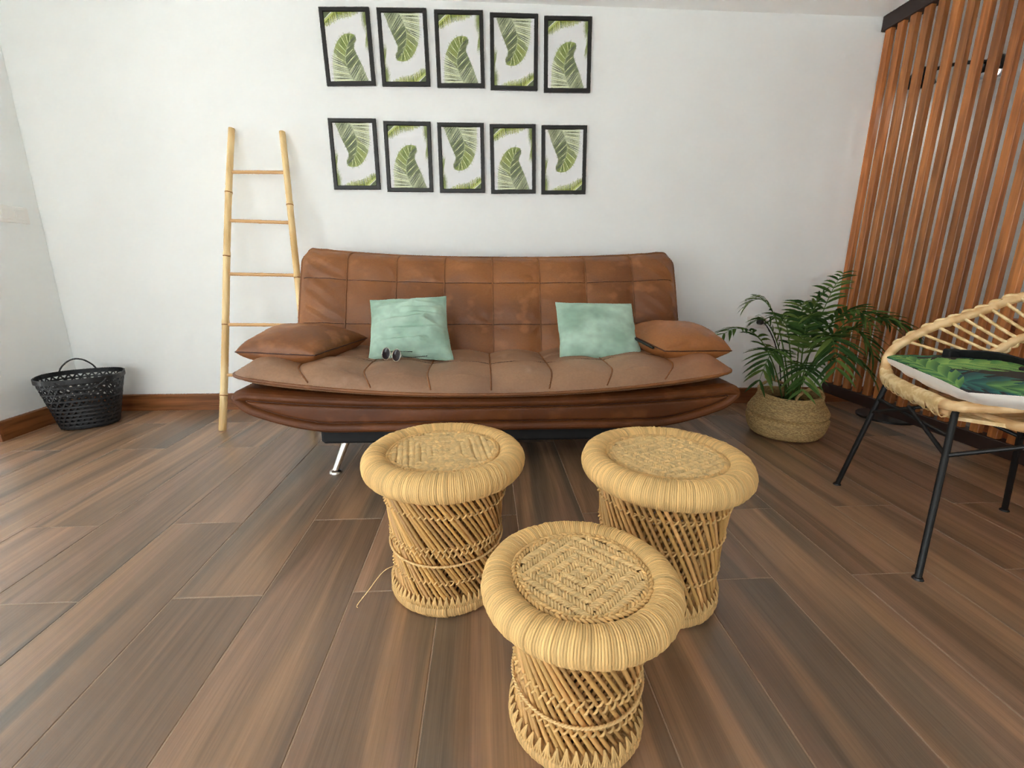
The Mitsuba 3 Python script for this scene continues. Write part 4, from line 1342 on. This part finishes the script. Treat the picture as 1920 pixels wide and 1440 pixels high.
# ------------------------------------------------------------------ beyond the divider
bs_ = thing('floor_lamp', 'black floor lamp with a round base and two heads behind the slats', 'lamp')
sx, sy = 2.49, 2.61
obj('base', lathe([(0, 0.026), (0.03, 0.025), (0.140, 0.020), (0.155, 0.012), (0.155, 0.0), (0, 0)], 56, (sx, sy)), 'mat_black_plastic', bs_, smooth=30)
obj('pole', tube([(sx, sy, 0.02), (sx, sy, 1.93)], 0.013, 16), 'mat_black_metal', bs_, smooth=40)
obj('arm', tube([(2.50, 2.86, 1.985), (sx, sy, 1.94), (2.66, 2.59, 1.945)], 0.009, 10), 'mat_black_metal', bs_, smooth=40)
for hx, hy, hz in ((2.50, 2.855, 1.94), (2.66, 2.59, 1.905)):
    hd = obj('shade', lathe([(0.012, hz + 0.07), (0.035, hz + 0.06), (0.075, hz - 0.02), (0.072, hz - 0.02), (0.032, hz + 0.05), (0.012, hz + 0.055)], 40, (hx, hy)), 'mat_black_plastic', bs_, smooth=40)
    if hx > 2.6:
        bu = trimesh.creation.icosphere(subdivisions=3, radius=0.026)
        k = obj('bulb', (np.array(bu.vertices) + [hx, hy, hz - 0.008], np.array(bu.faces)), 'mat_white_plastic', hd, smooth=True, label='lit bulb')
        scene[k]['emitter'] = {'type': 'area', 'radiance': rgb((6.0, 5.6, 5.0))}
cb = thing('sideboard', 'low orange-brown wooden cabinet behind the slats on the right', 'cabinet')
obj('body', bevel_box((2.68, 0.70, 0.0), (3.15, 2.25, 0.62), 0.004), 'mat_cabinet', cb)
obj('top', bevel_box((2.66, 0.68, 0.62), (3.17, 2.27, 0.65), 0.004), 'mat_cabinet', cb)
for ya in (0.72, 1.24, 1.76):
    dr_ = obj('door', bevel_box((2.668, ya, 0.05), (2.682, ya + 0.49, 0.60), 0.003), 'mat_cabinet', cb)
    obj('knob', move(lathe([(0, 0.02), (0.012, 0.018), (0.006, 0.0), (0, 0)], 16), trans(2.668, ya + 0.04, 0.36) @ rot([0, 1, 0], -90)), 'mat_black_metal', dr_, smooth=40)
gb = thing('box', 'dark glossy box standing on the wooden cabinet behind the slats', 'box')
obj('body', bevel_box((2.72, 1.86, 0.65), (3.02, 2.22, 0.92), 0.008), 'mat_black_plastic', gb)
wf = thing('wall_panel', 'tall dark framed panel on the pale wall behind the slats', 'picture')
obj('frame', bevel_box((XR - 0.03, 2.30, 1.00), (XR, 2.72, 1.85), 0.004), 'mat_dark_beam', wf)
